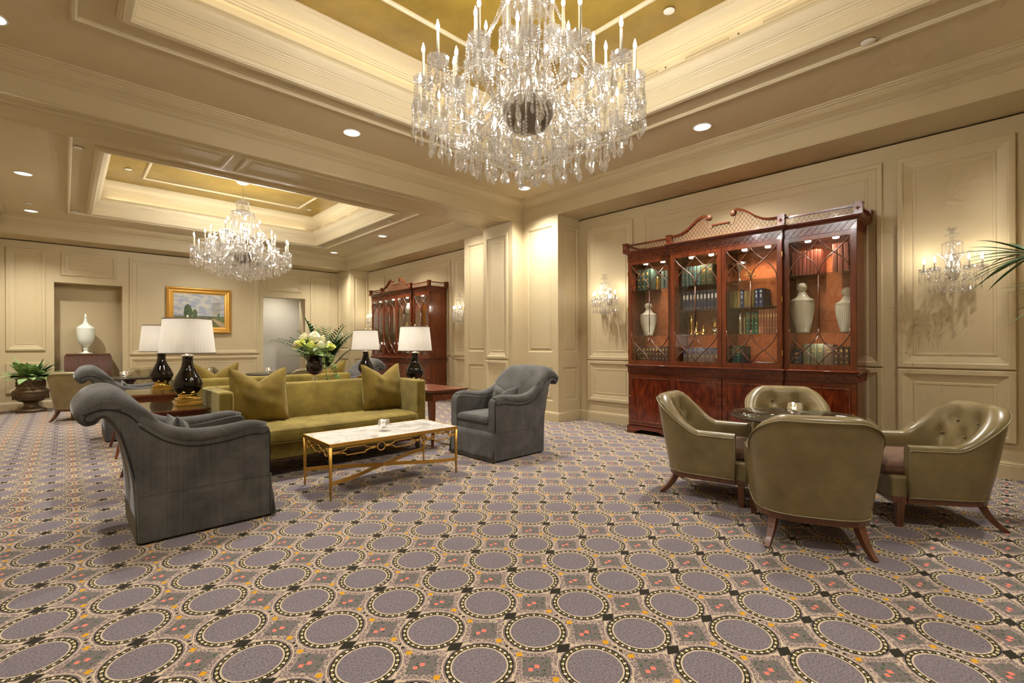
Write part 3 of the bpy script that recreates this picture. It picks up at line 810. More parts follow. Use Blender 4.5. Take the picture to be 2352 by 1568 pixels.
tag(PL,'olive velvet throw pillow at the left end of the front sofa','pillow',"olive velvet throw pillows")
for (x,y,z,rx,rz,l) in ((2.80,5.16,.475,-13,4,'olive velvet throw pillow at the right end of the front sofa'),
                        (1.38,7.02,.485,11,3,'olive velvet throw pillow at the left end of the rear sofa'),
                        (2.83,7.02,.485,11,-6,'olive velvet throw pillow at the right end of the rear sofa, behind the vase')):
    c=PL.copy(); COL.objects.link(c); c.location=(x,y,z); c.rotation_euler=(math.radians(rx),0,math.radians(rz)); c['label']=l

# olive leather tub chair, faces +X
def make_tub(label):
    t=thing('tub_chair',label,'armchair',(0,0,0),0,'olive leather tub chairs')
    HW,XF,XB=.335,.245,-.33
    dense=[]
    for i in range(401):
        a_=i/400
        if a_>.6: dense.append((lerp(0,XF,(a_-.6)/.4),HW))
        else:
            th=a_/.6*PI/2; dense.append((XB*abs(math.cos(th))**.66,HW*abs(math.sin(th))**.66))
    cum=[0]
    for q0,q1 in zip(dense,dense[1:]): cum.append(cum[-1]+math.hypot(q1[0]-q0[0],q1[1]-q0[1]))
    def arcpt(a_):
        d=min(1,max(0,a_))*cum[-1]; lo,hi=0,400
        while hi-lo>1:
            md=(lo+hi)//2
            if cum[md]<=d: lo=md
            else: hi=md
        k=(d-cum[lo])/max(1e-9,cum[hi]-cum[lo]); return (lerp(dense[lo][0],dense[hi][0],k),lerp(dense[lo][1],dense[hi][1],k))
    def plan(s):          # s in -1..1 by arc length around the U; returns (x,y,nx,ny)
        a_=abs(s); sg=1 if s>0 else -1
        x,y=arcpt(a_); q0,q1=arcpt(max(0,a_-.03)),arcpt(min(1,a_+.03)); tx,ty=q1[0]-q0[0],q1[1]-q0[1]
        if a_<.03: ty=max(ty,1e-3)
        l=math.hypot(tx,ty)+1e-9; nx,ny=-ty/l,tx/l
        if a_<.02: nx,ny=-1,0
        return (x,sg*y,nx,sg*ny)
    def height(s):
        a=abs(s); return .555+.265*(1-smooth01((a-.20)/.48))
    NS,NC=81,26
    bz=.205
    BT=[(.0,.66),(-.42*.36,.66),(.42*.36,.66),(-.30*.36,.53),(.30*.36,.53)]
    BTS=[(-.13,.685),(.13,.685),(-.27,.575),(0,.575),(.27,.575)]
    def fn(u,v):
        s=u*2-1; x,y,nx,ny=plan(s); H=height(s); a=abs(s); bk=1-smooth01((a-.3)/.42)
        th=lerp(.078,.115,bk)
        lean=lambda z: (.075*bk+.012)*((z-bz)/.6)
        k=v
        if k<.42:       # outer, bottom to top
            z=lerp(bz,H-.03,k/.42); o=lean(z)-.018*(1-(k/.42))**2
            return (x+nx*o,y+ny*o,z)
        if k<.62:       # rolled top
            q=(k-.42)/.2; ang=PI*q; o0=lean(H); rad=th/2
            return (x+nx*(o0-rad+rad*math.cos(ang)),y+ny*(o0-rad+rad*math.cos(ang)),H-.03+.036*math.sin(ang))
        q=(k-.62)/.38; z=lerp(H-.03,.36,q); o=lean(z)-th-.03*bk*q*q
        d=0
        for (bs,bzz) in BTS: d+=math.exp(-(((s-bs)/.06)**2+((z-bzz)/.045)**2))
        o+=.034*min(1,d)*bk-.016*bk*math.sin(PI*min(1,q*1.3))
        return (x+nx*o,y+ny*o,z)
    sh=MB(); sh.grid(fn,NS,NC)
    for u in (0,1):
        vv=[fn(u,j/(NC-1)) for j in range(NC)]; sh.add(vv,[tuple(range(NC))],0,False)
    sh.build('shell',M['leather'],t)
    wl=MB(); pts=[]
    for i in range(NS):
        s=i/(NS-1)*2-1; x,y,nx,ny=plan(s); H=height(s); a=abs(s); bk=1-smooth01((a-.3)/.42); o=(.075*bk+.012)*((H-bz)/.6)+.001
        pts.append((x+nx*o,y+ny*o,H-.028))
    ff=[(XF+.002,-HW-.006,z) for z in (.22,.4,.52)]; fe=[(XF+.002,HW+.006,z) for z in (.52,.4,.22)]
    wl.tube(ff+pts+fe,.0042,5); 
    low=[]
    for i in range(NS):
        s=i/(NS-1)*2-1; x,y,nx,ny=plan(s); low.append((x-nx*.012,y-ny*.012,bz+.002))
    wl.tube(low,.004,5); wl.build('piping',M['welt'],t)
    for (bs,bzz) in BTS:
        x,y,nx,ny=plan(bs); bk=1; o=(.087)*((bzz-bz)/.6)-.12-.03*(((.75-bzz)/.4)**2)+.012
        MB().lathe([(0,-.006),(.009,-.003),(.012,0),(.009,.004),(0,.006)],8,(x+nx*o,y+ny*o,bzz)).build('button',M['leather'],t)
    c=MB(); rbox(c,-.235,.35,-.262,.262,.335,.44,.035,.016); c.build('seat_cushion',M['brown_velvet'],t)
    b=MB(); b.box(-.22,.335,-.30,.30,.19,.345); soft(b.build('front_rail',M['leather'],t),.02)
    w=MB(); vv=[]; 
    for zz in (.165,.206):
        for i in range(NS):
            s=i/(NS-1)*2-1; x,y,nx,ny=plan(s); vv.append((x-nx*.022,y-ny*.022,zz))
    w.add(vv,[(i,i+1,NS+i+1,NS+i) for i in range(NS-1)]+[(NS-1,0,NS,2*NS-1),tuple(range(NS)),tuple(range(NS,2*NS))]); w.box(.1,.328,-.30,.30,.165,.205); w.build('base_rail',M['walnut'],t)
    for (x,y) in ((.285,-.285),(.285,.285)):
        MB().tube([(x,y,.17),(x,y,0)],[.034,.024],4,0,False).build('leg',M['walnut'],t)
    for s in (-1,1):
        p=bez((-.22,s*.22,.18),(-.25,s*.235,.10),(-.28,s*.25,.05),(-.345,s*.275,0),7)
        MB().tube(p,[.034-.0022*i for i in range(8)],4,0,False).build('leg',M['walnut'],t)
    return t
TB=make_tub('olive leather tub chair with its back to the viewer, nearest at right')
TB.location=(3.545,.90,0); TB.rotation_euler=(0,0,math.radians(25))
G='olive leather tub chairs'
clone(TB,'tufted olive leather tub chair at the left of the right-hand table',(3.985,1.72,0),math.radians(-80),G)
clone(TB,'tufted olive leather tub chair at the far right edge of the photo',(4.53,.42,0),math.radians(124),G)
clone(TB,'tufted olive leather tub chair between the bookcase and the right-hand table',(4.95,1.39,0),math.radians(206),G)
# far left table group and far middle group
clone(TB,'olive leather tub chair with plain back beside the bronze planter',(.22,11.0,0),math.radians(62),G)
clone(TB,'tufted olive leather tub chair facing us behind the left black lamp',(1.14,11.72,0),math.radians(262),G)
clone(TB,'dark olive tub chair mostly hidden behind the two black lamps at left',(1.66,10.75,0),math.radians(185),G)
clone(TB,'olive tub chair whose top shows behind the left rear pillow',(2.45,11.2,0),math.radians(-30),G)
clone(TB,'olive leather tub chair back showing left of the flower vase, the nearer one',(3.25,9.30,0),math.radians(100),G)
clone(TB,'olive leather tub chair back showing left of the flower vase, the farther one',(4.05,10.3,0),math.radians(180),G)

# ------------------------------------------------------------------ round pedestal tables
def make_round_table(label):
    t=thing('round_table',label,'table',(0,0,0),0,'round pedestal tables')
    R=.455
    MB().lathe([(0,.645),(.30,.645),(R-.04,.655),(R,.668),(R,.678),(0,.678)],64).build('tabletop',M['darkwood'],t)
    lat=MB()
    for i in range(48):
        a=2*PI*i/48; b=a+2*PI/48
        for (p,q) in ((a,b),(b,a)):
            lat.tube([((R-.035)*math.cos(p),(R-.035)*math.sin(p),.6788),((R-.075)*math.cos(q),(R-.075)*math.sin(q),.6788)],.0022,4)
    tag(lat.build('carved_border',M['walnut'],t),kind='stuff')
    MB().lathe([(0,.680),(R-.004,.680),(R+.002,.684),(R,.690),(0,.690)],64).build('glass_top',M['glass_top'],t)
    MB().lathe([(0,0),(.20,0),(.205,.02),(.15,.045),(.06,.08),(.045,.2),(.04,.45),(.06,.58),(.12,.645)],24).build('pedestal',M['darkwood'],t)
    return t
RT=make_round_table('round dark table with glass top between the right-hand tub chairs'); RT.location=(4.17,1.15,0)
clone(RT,'round glass-topped table with votive at far left, by the planter chair',(.86,11.05,0),0)
clone(RT,'round dark table beyond the rear sofa below the painting',(3.05,10.4,0),0)
# votive candle holders
def make_votive(label,loc,s=1.0):
    t=thing('votive_holder',label,'candle holder',loc,0,'faceted glass votive holders')
    o=MB().lathe([(0,0),(.028,0),(.042,.02),(.046,.045),(.04,.075),(.034,.078),(.038,.045),(.03,.02),(0,.018)],7,(0,0,0),0,False); o.build('glass',M['crystal_clear'],t)
    MB().lathe([(0,.018),(.018,.018),(.018,.034),(0,.034)],10).build('tealight',M['candle'],t)
    MB().lathe([(0,.036),(.004,.041),(.003,.048),(0,.056)],6).build('flame',M['tealight'],t)
    point(t,(0,0,.06),.12,(1,.7,.4),.01)
    t.scale=(s,s,s); return t
make_votive('glass votive on the right-hand round table',(4.15,1.13,.69),1.25)
make_votive('glass votive on the white marble coffee table',(2.15,3.98,.457),1.3)
make_votive('glass votive on the far left round table',(.76,10.9,.69),1.4)
make_votive('glass votive on the round table below the painting, near the doorway',(3.02,10.36,.69),1.4)

# ------------------------------------------------------------------ gilded coffee table
def coffee_table():
    t=thing('coffee_table','gilded metal coffee table with white marble top and ring fretwork','table',(2.165,4.02,0),math.radians(-1.5))
    LX,LY,H=.625,.31,.455
    a=MB(); a.box(-LX+.008,LX-.008,-LY+.008,LY-.008,H-.022,H-.001); a.build('marble_top',M['marble'],t)
    f=MB()
    for (x0,x1,y0,y1) in ((-LX,LX,-LY,-LY+.01),(-LX,LX,LY-.01,LY),(-LX,-LX+.01,-LY+.01,LY-.01),(LX-.01,LX,-LY+.01,LY-.01)): f.box(x0,x1,y0,y1,H-.03,H)
    f.build('top_frame',M['gilt'],t)
    for (x,y) in ((-1,-1),(1,-1),(1,1),(-1,1)):
        X_,Y_=x*(LX-.011),y*(LY-.011)
        MB().tube([(X_,Y_,H-.028),(X_,Y_,.2),(X_,Y_,.0)],[.0155,.0135,.007],8).build('leg',M['gilt'],t)
    def fret(p0,p1,pat,name='apron'):
        mb=MB(); d=(Vector(p1)-Vector(p0)); L=d.length; d.normalize()
        P=lambda s,z: tuple(Vector(p0)+d*s+Vector((0,0,z)))
        zc=.378
        cuts=[0]
        for k,c,w in pat:
            if k=='o':
                r=w; mb.tube([P(c+r*math.cos(q),zc+r*math.sin(q)) for q in [2*PI*i/20 for i in range(20)]],.0065,6,closed=True)
            else:
                h=.030; e=.022
                pts=[(c-w-e*1.6,.006),(c-w-e*.8,.012),(c-w,h*.55),(c-w+.004,h),(c+w-.004,h),(c+w,h*.55),(c+w+e*.8,.012),(c+w+e*1.6,.006)]
                for sg in (1,-1): mb.tube([P(x,zc+sg*z) for x,z in pts],.0055,6)
        pat=sorted(pat,key=lambda q:q[1]); x=0
        for k,c,w in pat:
            lo=c-(w+.035 if k=='h' else w); hi=c+(w+.035 if k=='h' else w)
            if lo>x: 
                for sg in (1,-1): mb.tube([P(x,zc+sg*.005),P(lo,zc+sg*.006)],.0055,6)
            x=hi
        for sg in (1,-1): mb.tube([P(x,zc+sg*.005),P(L,zc+sg*.005)],.0055,6)
        mb.build(name,M['gilt'],t)
    L=2*LX-.02
    longp=[('h',L*.175,.085),('o',L*.36,.036),('h',L*.53,.085),('o',L*.70,.036),('h',L*.86,.075)]
    for s in (-1,1): fret((-LX+.01,s*(LY-.011),0),(LX-.01,s*(LY-.011),0),longp)
    S=2*LY-.02
    shortp=[('o',S*.15,.034),('h',S*.5,.07),('o',S*.85,.034)]
    for s in (-1,1): fret((s*(LX-.011),-LY+.01,0),(s*(LX-.011),LY-.01,0),shortp)
    z=.135
    for s in (-1,1):   # two bowed straps that cross in the middle
        pts=bez((-LX+.012,s*(LY-.012),z),(-LX+.30,s*(LY-.06),z),(-.12,s*.02,z),(0,0,z),10)+bez((0,0,z),(.12,-s*.02,z),(LX-.30,-s*(LY-.06),z),(LX-.012,-s*(LY-.012),z),10)[1:]
        mb=MB(); n=len(pts); vv=[]
        for (x,y,zz) in pts: vv+=[(x,y-.004,zz-.016),(x,y+.004,zz-.016),(x,y+.004,zz+.016),(x,y-.004,zz+.016)]
        mb.add(vv,[(4*i+j,4*i+(j+1)%4,4*i+4+(j+1)%4,4*i+4+j) for i in range(n-1) for j in range(4)]); mb.build('stretcher',M['gilt'],t)
    return t
coffee_table()

# ------------------------------------------------------------------ end tables, console, lamps
def make_end_table(label,glass=True):
    t=thing('end_table',label,'side table',(0,0,0),0,'reddish wood end tables')
    a,b,H=.285,.44,.69
    mb=MB(); mb.add([(-a,-b,H-.012),(a,-b,H-.012),(a,b,H-.012),(-a,b,H-.012),(-a,-b,H),(a,-b,H),(a,b,H),(-a,b,H),(-a+.03,-b+.03,H-.035),(a-.03,-b+.03,H-.035),(a-.03,b-.03,H-.035),(-a+.03,b-.03,H-.035)],
      [(4,5,6,7),(0,1,5,4),(1,2,6,5),(2,3,7,6),(3,0,4,7),(8,9,1,0),(9,10,2,1),(10,11,3,2),(11,8,0,3),(11,10,9,8)]); mb.build('tabletop',M['cherry'],t)
    for (x0,x1,y0,y1) in ((-a+.05,a-.05,-b+.045,-b+.065),(-a+.05,a-.05,b-.065,b-.045),(-a+.045,-a+.065,-b+.06,b-.06),(a-.065,a-.045,-b+.06,b-.06)):
        p=MB(); p.box(x0,x1,y0,y1,H-.135,H-.034); p.build('apron',M['cherry'],t)
    for sx in (-1,1):
        for sy in (-1,1):
            p=bez((sx*(a-.06),sy*(b-.06),H-.034),(sx*(a-.065),sy*(b-.065),.35),(sx*(a-.05),sy*(b-.05),.15),(sx*(a-.005),sy*(b-.005),0),8)
            MB().tube(p,[.028]*3+[.026,.024,.022,.02,.019,.018],4,0,False).build('leg',M['cherry'],t)
    if glass:
        g=MB(); g.cbox(-a+.004,a-.004,-b+.004,b-.004,H+.001,H+.009,.002); g.build('glass_cover',M['glass_top'],t)
    return t
ET=make_end_table('end table with glass cover under the front left black lamp'); ET.location=(.668,5.38,0)
clone(ET,'end table with glass cover under the second left lamp, farther back',(.685,7.22,0),0)
ET2=make_end_table('reddish wooden end table between the front sofa and the right gray chair',False); ET2.location=(3.53,5.26,0)
clone(ET2,'wooden end table under the rear right lamp, hidden by the sofas',(3.55,7.25,0),0)
LT=.70
def make_lamp(label):
    t=thing('table_lamp',label,'lamp',(0,0,0),0,'black ceramic table lamps')
    b=MB(); b.cbox(-.10,.10,-.10,.10,0,.03,.003); b.cbox(-.092,.092,-.092,.092,.031,.062,.003); b.lathe([(.085,.062),(.075,.072),(.07,.085),(.078,.092),(.072,.10)],32); b.build('brass_base',M['brass'],t)
    MB().lathe([(.068,.098),(.085,.112),(.112,.15),(.122,.185),(.117,.215),(.098,.26),(.07,.31),(.05,.36),(.042,.41),(.041,.435),(.046,.452)],40).build('ceramic_body',M['black_glaze'],t)
    MB().lathe([(.047,.45),(.056,.453),(.056,.459),(.035,.468),(.022,.476),(.022,.486),(.008,.488),(.006,.50),(.006,.80),(0,.80)],24).build('silver_cap',M['silver'],t)
    n=168
    MB().lathe([(.222,.482),(.190,.802)],n,(0,0,0),0,True,(1,1),lambda i,z:1+.010*math.cos(i*2*PI/3)).build('lamp_shade',M['shade'],t)
    tr=MB()
    for r,z in ((.224,.483),(.192,.802)): tr.lathe([(r-.003,z-.004),(r+.002,z-.004),(r+.002,z+.004),(r-.003,z+.004),(r-.003,z-.004)],48)
    for k in range(3): a=2*PI*k/3; tr.tube([(0,0,.79),(.19*math.cos(a),.19*math.sin(a),.802)],.002,4)
    tr.build('shade_trim',M['shade_trim'],t)
    MB().lathe([(.006,.80),(.011,.806),(.013,.818),(.008,.83),(.003,.838),(0,.84)],16).build('finial',M['silver'],t)
    MB().lathe([(0,.52),(.02,.54),(.03,.58),(.022,.62),(0,.63)],12).build('light_bulb',emit('shaded_bulb',(1,.85,.62,1),4),t)
    return t
LP=make_lamp('black ceramic lamp with pleated white shade, front left by the sofa arm'); LP.location=(.835,5.29,LT)
for l,p in (('black ceramic lamp at left, partly behind the front lamp',(.87,7.22,LT)),('black ceramic lamp right of the front sofa, in front of the far bookcase',(3.40,5.45,LT-.008)),('black ceramic lamp in the middle, behind the front sofa',(3.60,7.28,LT-.008))):
    clone(LP,l,p)
for o in [q for q in bpy.data.objects if q.name.startswith('table_lamp')]: point(o,(0,0,.66),L_LAMP,WARM,.03)
# console between the sofas
def console():
    t=thing('console_table','narrow wooden console between the two sofas, holding the flowers','side table',(2.05,6.12,0))
    mb=MB(); mb.cbox(-.6,.6,-.2,.2,.66,.69,.004); mb.build('tabletop',M['cherry'],t)
    mb=MB(); mb.box(-.55,.55,-.17,.17,.58,.66); mb.build('apron',M['cherry'],t)
    for x in (-.53,.53):
        for y in (-.15,.15): MB().tube([(x,y,.60),(x,y,0)],[.026,.016],4,0,False).build('leg',M['cherry'],t)
console()
# ------------------------------------------------------------------ breakfront bookcases
m=NT('orange_damask_back'); v=m.mapped((1,1,1)); dn=m.noise(v,7,3,.5,2.5)
M['damask']=m.surf(m.pbr(m.ramp(dn,[(.42,srgb(196,104,54)),(.5,srgb(202,112,60)),(.56,srgb(212,126,74)),(.64,srgb(198,108,58))]),.7,0,.2))
M['fret']=wood('fretwork_mahogany',srgb(84,34,18),srgb(128,62,34),.3,'y',1,.2)
BX=6.285
def wave_door(mb_frame, mb_mun, y0, y1, z0, z1, x, fw=.052, md=.012):
    """glazed door: frame, tracery; returns the glass rectangle"""
    X0,X1=x,x+.026
    mb_frame.box(X0,X1,y0,y0+fw,z0,z1); mb_frame.box(X0,X1,y1-fw,y1,z0,z1)
    mb_frame.box(X0,X1,y0+fw,y1-fw,z0,z0+fw); mb_frame.box(X0,X1,y0+fw,y1-fw,z1-fw*.9,z1)
    a,b,c,d=y0+fw,y1-fw,z0+fw,z1-fw*.9
    h=(d-c)*.285; mid=(a+b)/2; xm=X0+.006
    for (base,sg) in ((d,-1),(c,1)):        # tracery at the top and mirrored at the bottom
        for (p,q) in ((a,mid),(mid,a),(b,mid),(mid,b)):
            w=q-p
            pts=bez((xm,p,base),(xm,p+w*.30,base+sg*h*.42),(xm,q,base+sg*h*.52),(xm,q,base+sg*h),10)
            mb_mun.tube(pts,.0065,5)
    mb_mun.tube([(xm,mid,c+h),(xm,mid,d-h)],.0065,5)
    return a,b,c,d
def x_fret(mb,mp,u0,u1,v0,v1,n,r=.0044):
    w=(u1-u0)/n
    for i in range(n):
        a,b=u0+i*w,u0+(i+1)*w
        for (p,q) in (((a,v0),(b,v1)),((a,v1),(b,v0))): mb.tube([mp(*p,.002),mp(*q,.002)],r,4,0,False)
def make_bookcase(label,yc):
    t=thing('bookcase',label,'bookcase',(BX,yc,0),0,'mahogany breakfront bookcases')
    W,XO,XC=1.335,-.47,-.515              # half width, outer front, centre front
    S=.665
    # plinth with bracket feet
    mb=MB()
    for (a,b,x) in ((-W,-S,XO),(-S,S,XC),(S,W,XO)):
        pts=[(a-.012,0),(a-.012,.105),(b+.012,.105),(b+.012,0),(b-.10,0),(b-.12,.03),(b-.17,.045),(b-.2,.06),(a+.2,.06),(a+.17,.045),(a+.12,.03),(a+.10,0)]
        mb.prism(pts,x-.014,x+.02,'yz')
    mb.box(XO,-.001,-W-.012,-W+.02,0,.105); mb.box(XO,-.001,W-.02,W+.012,0,.105)
    mb.build('plinth',M['mahog_h'],t)
    # lower carcass
    mb=MB(); mb.box(XO+.02,-.005,-W,W,.1,.845); mb.box(XC+.02,XO+.03,-S,S,.1,.845); body=mb.build('lower_case',M['mahog'],t)
    edges=[(S,W,XO),(0,S,XC),(-S,0,XC),(-W,-S,XO)]
    for (a,b,x) in edges:
        mb=MB(); mb.cbox(x,x+.022,a+.004,b-.004,.118,.838,.002); dr=mb.build('door',M['mahog_h'],t)
        rings(MB(),face_x(x-.0005),a+.055,b-.055,.17,.785,[(0,0),(0,.004),(.004,.006),(.008,.004),(.012,.001)]).build('veneer_panel',M['flame'],dr)
        kx=b-.03 if (a,b) in ((S,W),(-S,0)) else a+.03
        MB().lathe([(0,-.008),(.005,-.006),(.006,0),(.005,.006),(0,.008)],8,(x-.002,kx,.52)).build('escutcheon',M['brass'],dr)
    # waist frieze and molding
    mb=MB(); mb.box(XO-.002,-.005,-W-.006,W+.006,.845,.93); mb.box(XC-.002,XO,-S-.006,S+.006,.845,.93); mb.build('waist_frieze',M['mahog_h'],t)
    fr=MB(); up_=lambda pl: (lambda u,v,h:(pl-h,u,v))
    for (a,b,x) in ((-W,-S-.006,XO-.002),(-S,S,XC-.002),(S+.006,W,XO-.002)): x_fret(fr,up_(x),a,b,.855,.922,round((b-a)/.072))
    x_fret(fr,lambda u,v,h:(u,-W-.006-h,v),XO+.01,-.02,.855,.922,6); tag(fr.build('waist_fretwork',M['fret'],t),kind='stuff')
    def molding(name,z,prof,mat=M['mahog_h']):
        mb=MB()
        path=[(0,-W),(XO,-W),(XO,-S),(XC,-S),(XC,S),(XO,S),(XO,W),(0,W)]
        # offset path outwards
        rows=[]
        for (o,zz) in prof:
            rows.append([(x,y,z+zz) for x,y in offset_path(path[::-1],o)])
        n=len(path); vv=[p for r_ in rows for p in r_]
        mb.add(vv,[(r_*n+i,r_*n+i+1,(r_+1)*n+i+1,(r_+1)*n+i) for r_ in range(len(prof)-1) for i in range(n-1)])
        k=(len(prof)-1)*n
        mb.add([(x,y,z+prof[-1][1]) for x,y in offset_path(path[::-1],prof[-1][0])],[(0,1,2,5,6,7),(2,3,4,5)])
        return mb.build(name,mat,t)
    molding('waist_molding',.93,[(0,0),(.012,.002),(.014,.012),(.02,.016),(.03,.02),(.032,.03),(.022,.036),(.008,.042),(-.01,.044)])
    # upper case: sides, back, top, dividers
    Z0,Z1=.972,2.42
    mb=MB(); mb.box(XO+.01,-.005,-W,-W+.022,Z0,2.52); mb.box(XO+.01,-.005,W-.022,W,Z0,2.52); mb.box(XO+.03,-.006,-W+.012,W-.012,Z1-.03,Z1+.09); mb.box(XO+.02,-.006,-W+.01,W-.01,Z0+.001,Z0+.03)
    mb.box(XC+.01,XO+.03,-S,-S+.022,Z0,2.52); mb.box(XC+.01,XO+.03,S-.022,S,Z0,2.52); mb.box(XC+.02,XO+.042,-S+.012,S-.012,Z1-.03,Z1+.09); mb.box(XC+.02,XO+.032,-S+.012,S-.012,Z0+.001,Z0+.03)
    for y in (-S,0,S): mb.box(XO+.03,-.02,y-.011,y+.011,Z0,Z1)
    mb.build('upper_case',M['mahog'],t)
    mb=MB(); mb.box(-.03,-.006,-W+.02,W-.02,Z0,Z1); mb.build('back_panel',M['damask'],t)
    for (a,b,x) in edges:
        fm,mm=MB(),MB(); r_=wave_door(fm,mm,a+.003,b-.003,Z0+.003,Z1-.004,x)
        dr=fm.build('glazed_door',M['mahog'],t); mm.build('tracery',M['walnut'],dr)
        g=MB(); g.box(x+.012,x+.015,r_[0]-.004,r_[1]+.004,r_[2]-.004,r_[3]+.004); g.build('pane',M['pane'],dr)
        if b==W or a==-S:
            for zz in (1.15,1.75,2.25):
                h=MB(); h.box(x-.003,x+.02,(b if b==W else a)-.004,(b if b==W else a)+.004,zz-.03,zz+.03); h.build('hinge',M['brass'],dr)
        # shelves and small lights
        zs=(2.01,1.372) if b==W or a==-W else (2.01,1.69,1.372)
        for z in zs:
            g=MB(); g.box(-.42,-.03,a+.014,b-.014,z-.008,z); g.build('glass_shelf',M['shelf_glass'],t)
        for yy in ((a+b)/2+.13,(a+b)/2-.13):
            MB().lathe([(0,-.001),(.024,-.001),(.03,.004),(.03,.012),(0,.012)],16,(-.33,yy,Z1-.044)).build('puck_light',M['puck'],t)
        spot(t,(-.33,(a+b)/2,Z1-.06),L_CASE,2.7,.6,WARM,.03)
        point(t,(-.36,(a+b)/2,1.30),L_CASE*.12,WARM,.03)
    # frieze, cornice
    mb=MB(); mb.box(XO-.001,-.005,-W-.004,W+.004,2.42,2.515); mb.box(XC-.001,XO,-S-.004,S+.004,2.42,2.515); mb.build('frieze',M['mahog_h'],t)
    fr=MB()
    for (a,b,x) in ((-W,-S-.006,XO-.001),(-S,S,XC-.001),(S+.006,W,XO-.001)): x_fret(fr,up_(x),a,b,2.432,2.505,round((b-a)/.066))
    x_fret(fr,lambda u,v,h:(u,-W-.004-h,v),XO+.01,-.02,2.432,2.505,7); tag(fr.build('frieze_fretwork',M['fret'],t),kind='stuff')
    molding('cornice',2.512,[(0,0),(.008,.002),(.012,.01),(.022,.018),(.04,.026),(.05,.034),(.052,.042),(.056,.044),(.056,.05),(0,.05)])
    # gallery: posts, rails, lattice, swan neck
    G0=2.562; XG_O,XG_C=XO-.03,XC-.03
    for (y,x) in ((-W-.02,XG_O),(-S,XG_C),(S,XG_C),(W+.02,XG_O),(-W-.02,-.04),(W+.02,-.04)):
        mb=MB(); mb.box(x-.012,x+.05,y-.036,y+.036,G0,G0+.105); mb.box(x-.018,x+.056,y-.042,y+.042,G0+.105,G0+.118); po=mb.build('gallery_post',M['mahog'],t)
        ro=MB(); d_=.026
        for k in range(4):
            a=PI/2*k; ro.add([(x-.0125,y,G0+.055),(x-.018,y+d_*.55*math.cos(a-PI/4)*.8,G0+.055+d_*.55*math.sin(a-PI/4)*.8),(x-.014,y+d_*math.cos(a),G0+.055+d_*math.sin(a)),(x-.018,y+d_*.55*math.cos(a+PI/4)*.8,G0+.055+d_*.55*math.sin(a+PI/4)*.8)],[(0,1,2,3)])
        ro.lathe([(0,-.004),(.006,0),(0,.004)],8,(x-.017,y,G0+.055)); ro.build('rosette',M['fret'],po)
    def lattice(mp,u0,u1,top,step=.045,r=.0028):
        mb=MB(); N=int((u1-u0)/step)+12
        for sg in (1,-1):
            for k in range(-8,N):
                ustart=u0+k*step if sg>0 else u1-k*step
                seg=None; prev=None
                for j in range(0,70):
                    dz=j*.005; u=ustart+sg*dz*.72; z=G0+.002+dz
                    ok=u0<=u<=u1 and z<=top(u)
                    if ok and seg is None: seg=(u,z)
                    if ok: prev=(u,z)
                    if not ok and seg is not None:
                        if math.hypot(prev[0]-seg[0],prev[1]-seg[1])>.01: mb.tube([mp(*seg),mp(*prev)],r,4,0,False)
                        seg=None
        return mb
    flat=lambda u: G0+.082
    for sg in (-1,1):
        lo,hi=(S+.036,W-.02) if sg>0 else (-W+.02,-S-.036)
        tag(lattice(lambda u,z:(XG_O+.02,u,z),lo,hi,flat).build('gallery_lattice',M['fret'],t),kind='stuff')
        mb=MB(); mb.box(XG_O+.004,XG_O+.036,lo,hi,G0+.08,G0+.098); mb.build('gallery_rail',M['mahog_h'],t)
        yy=sg*(W+.02)
        tag(lattice(lambda u,z:(u,yy,z),XG_O+.05,-.05,flat).build('gallery_lattice',M['fret'],t),kind='stuff')
        mb=MB(); mb.box(XG_O+.05,-.05,yy-.015,yy+.015,G0+.08,G0+.098); mb.build('gallery_rail',M['mahog_h'],t)
    neck=catmull([(.63,2.652),(.55,2.655),(.48,2.672),(.40,2.715),(.33,2.772),(.26,2.815),(.20,2.832),(.16,2.822)],5)
    def top(u):
        a=abs(u)
        if a>.63: return 2.645
        if a<.095: return 2.70
        if a<.135: return 2.70-.03*math.sin((a-.095)/.04*PI/2)
        if a<.2: return 2.67+.14*((a-.135)/.065)**2.2
        for (p,q) in zip(neck,neck[1:]):
            if q[0]<=a<=p[0]: return lerp(q[1],p[1],(a-q[0])/(p[0]-q[0]+1e-9))-.006
        return 2.645
    tag(lattice(lambda u,z:(XG_C+.02,u,z),-.63,.63,top).build('pediment_lattice',M['fret'],t),kind='stuff')
    mb=MB(); mb.box(XG_C+.01,XG_C+.03,-.095,.095,2.695,2.70); mb.box(XG_C-.004,XG_C+.04,-.105,.105,2.70,2.714); mb.build('pediment_platform',M['mahog_h'],t)
    for sg in (-1,1):
        mb=MB(); n=len(neck); vv=[]
        for (u,z) in neck: vv+=[(XG_C-.004,sg*u,z-.012),(XG_C+.04,sg*u,z-.012),(XG_C+.044,sg*u,z+.014),(XG_C-.012,sg*u,z+.014)]
        mb.add(vv,[(4*i+j,4*i+(j+1)%4,4*i+4+(j+1)%4,4*i+4+j) for i in range(n-1) for j in range(4)]+[(0,1,2,3),tuple(4*(n-1)+j for j in range(4))]); mb.build('swan_neck',M['mahog_h'],t)
        cut=[(XG_C+.02,sg*u,z) for u,z in catmull([(.185,2.80),(.165,2.74),(.15,2.69),(.125,2.675),(.105,2.685),(.095,2.70)],3)]
        mb=MB(); mb.tube(cut,.005,5); mb.build('pediment_edge',M['fret'],t)
        ro=MB(); c0=len(ro.v); ro.lathe([(0,-.02),(.022,-.018),(.034,-.008),(.036,.02),(0,.03)],16,(0,0,0)); ro.xform(Matrix.Translation((XG_C+.015,sg*.145,2.806))@Matrix.Rotation(PI/2,4,'Y')); 
        ro.build('scroll_rosette',M['walnut'],t)
    return t
make_bookcase('large mahogany breakfront bookcase on the right, full of books and vases',2.362)
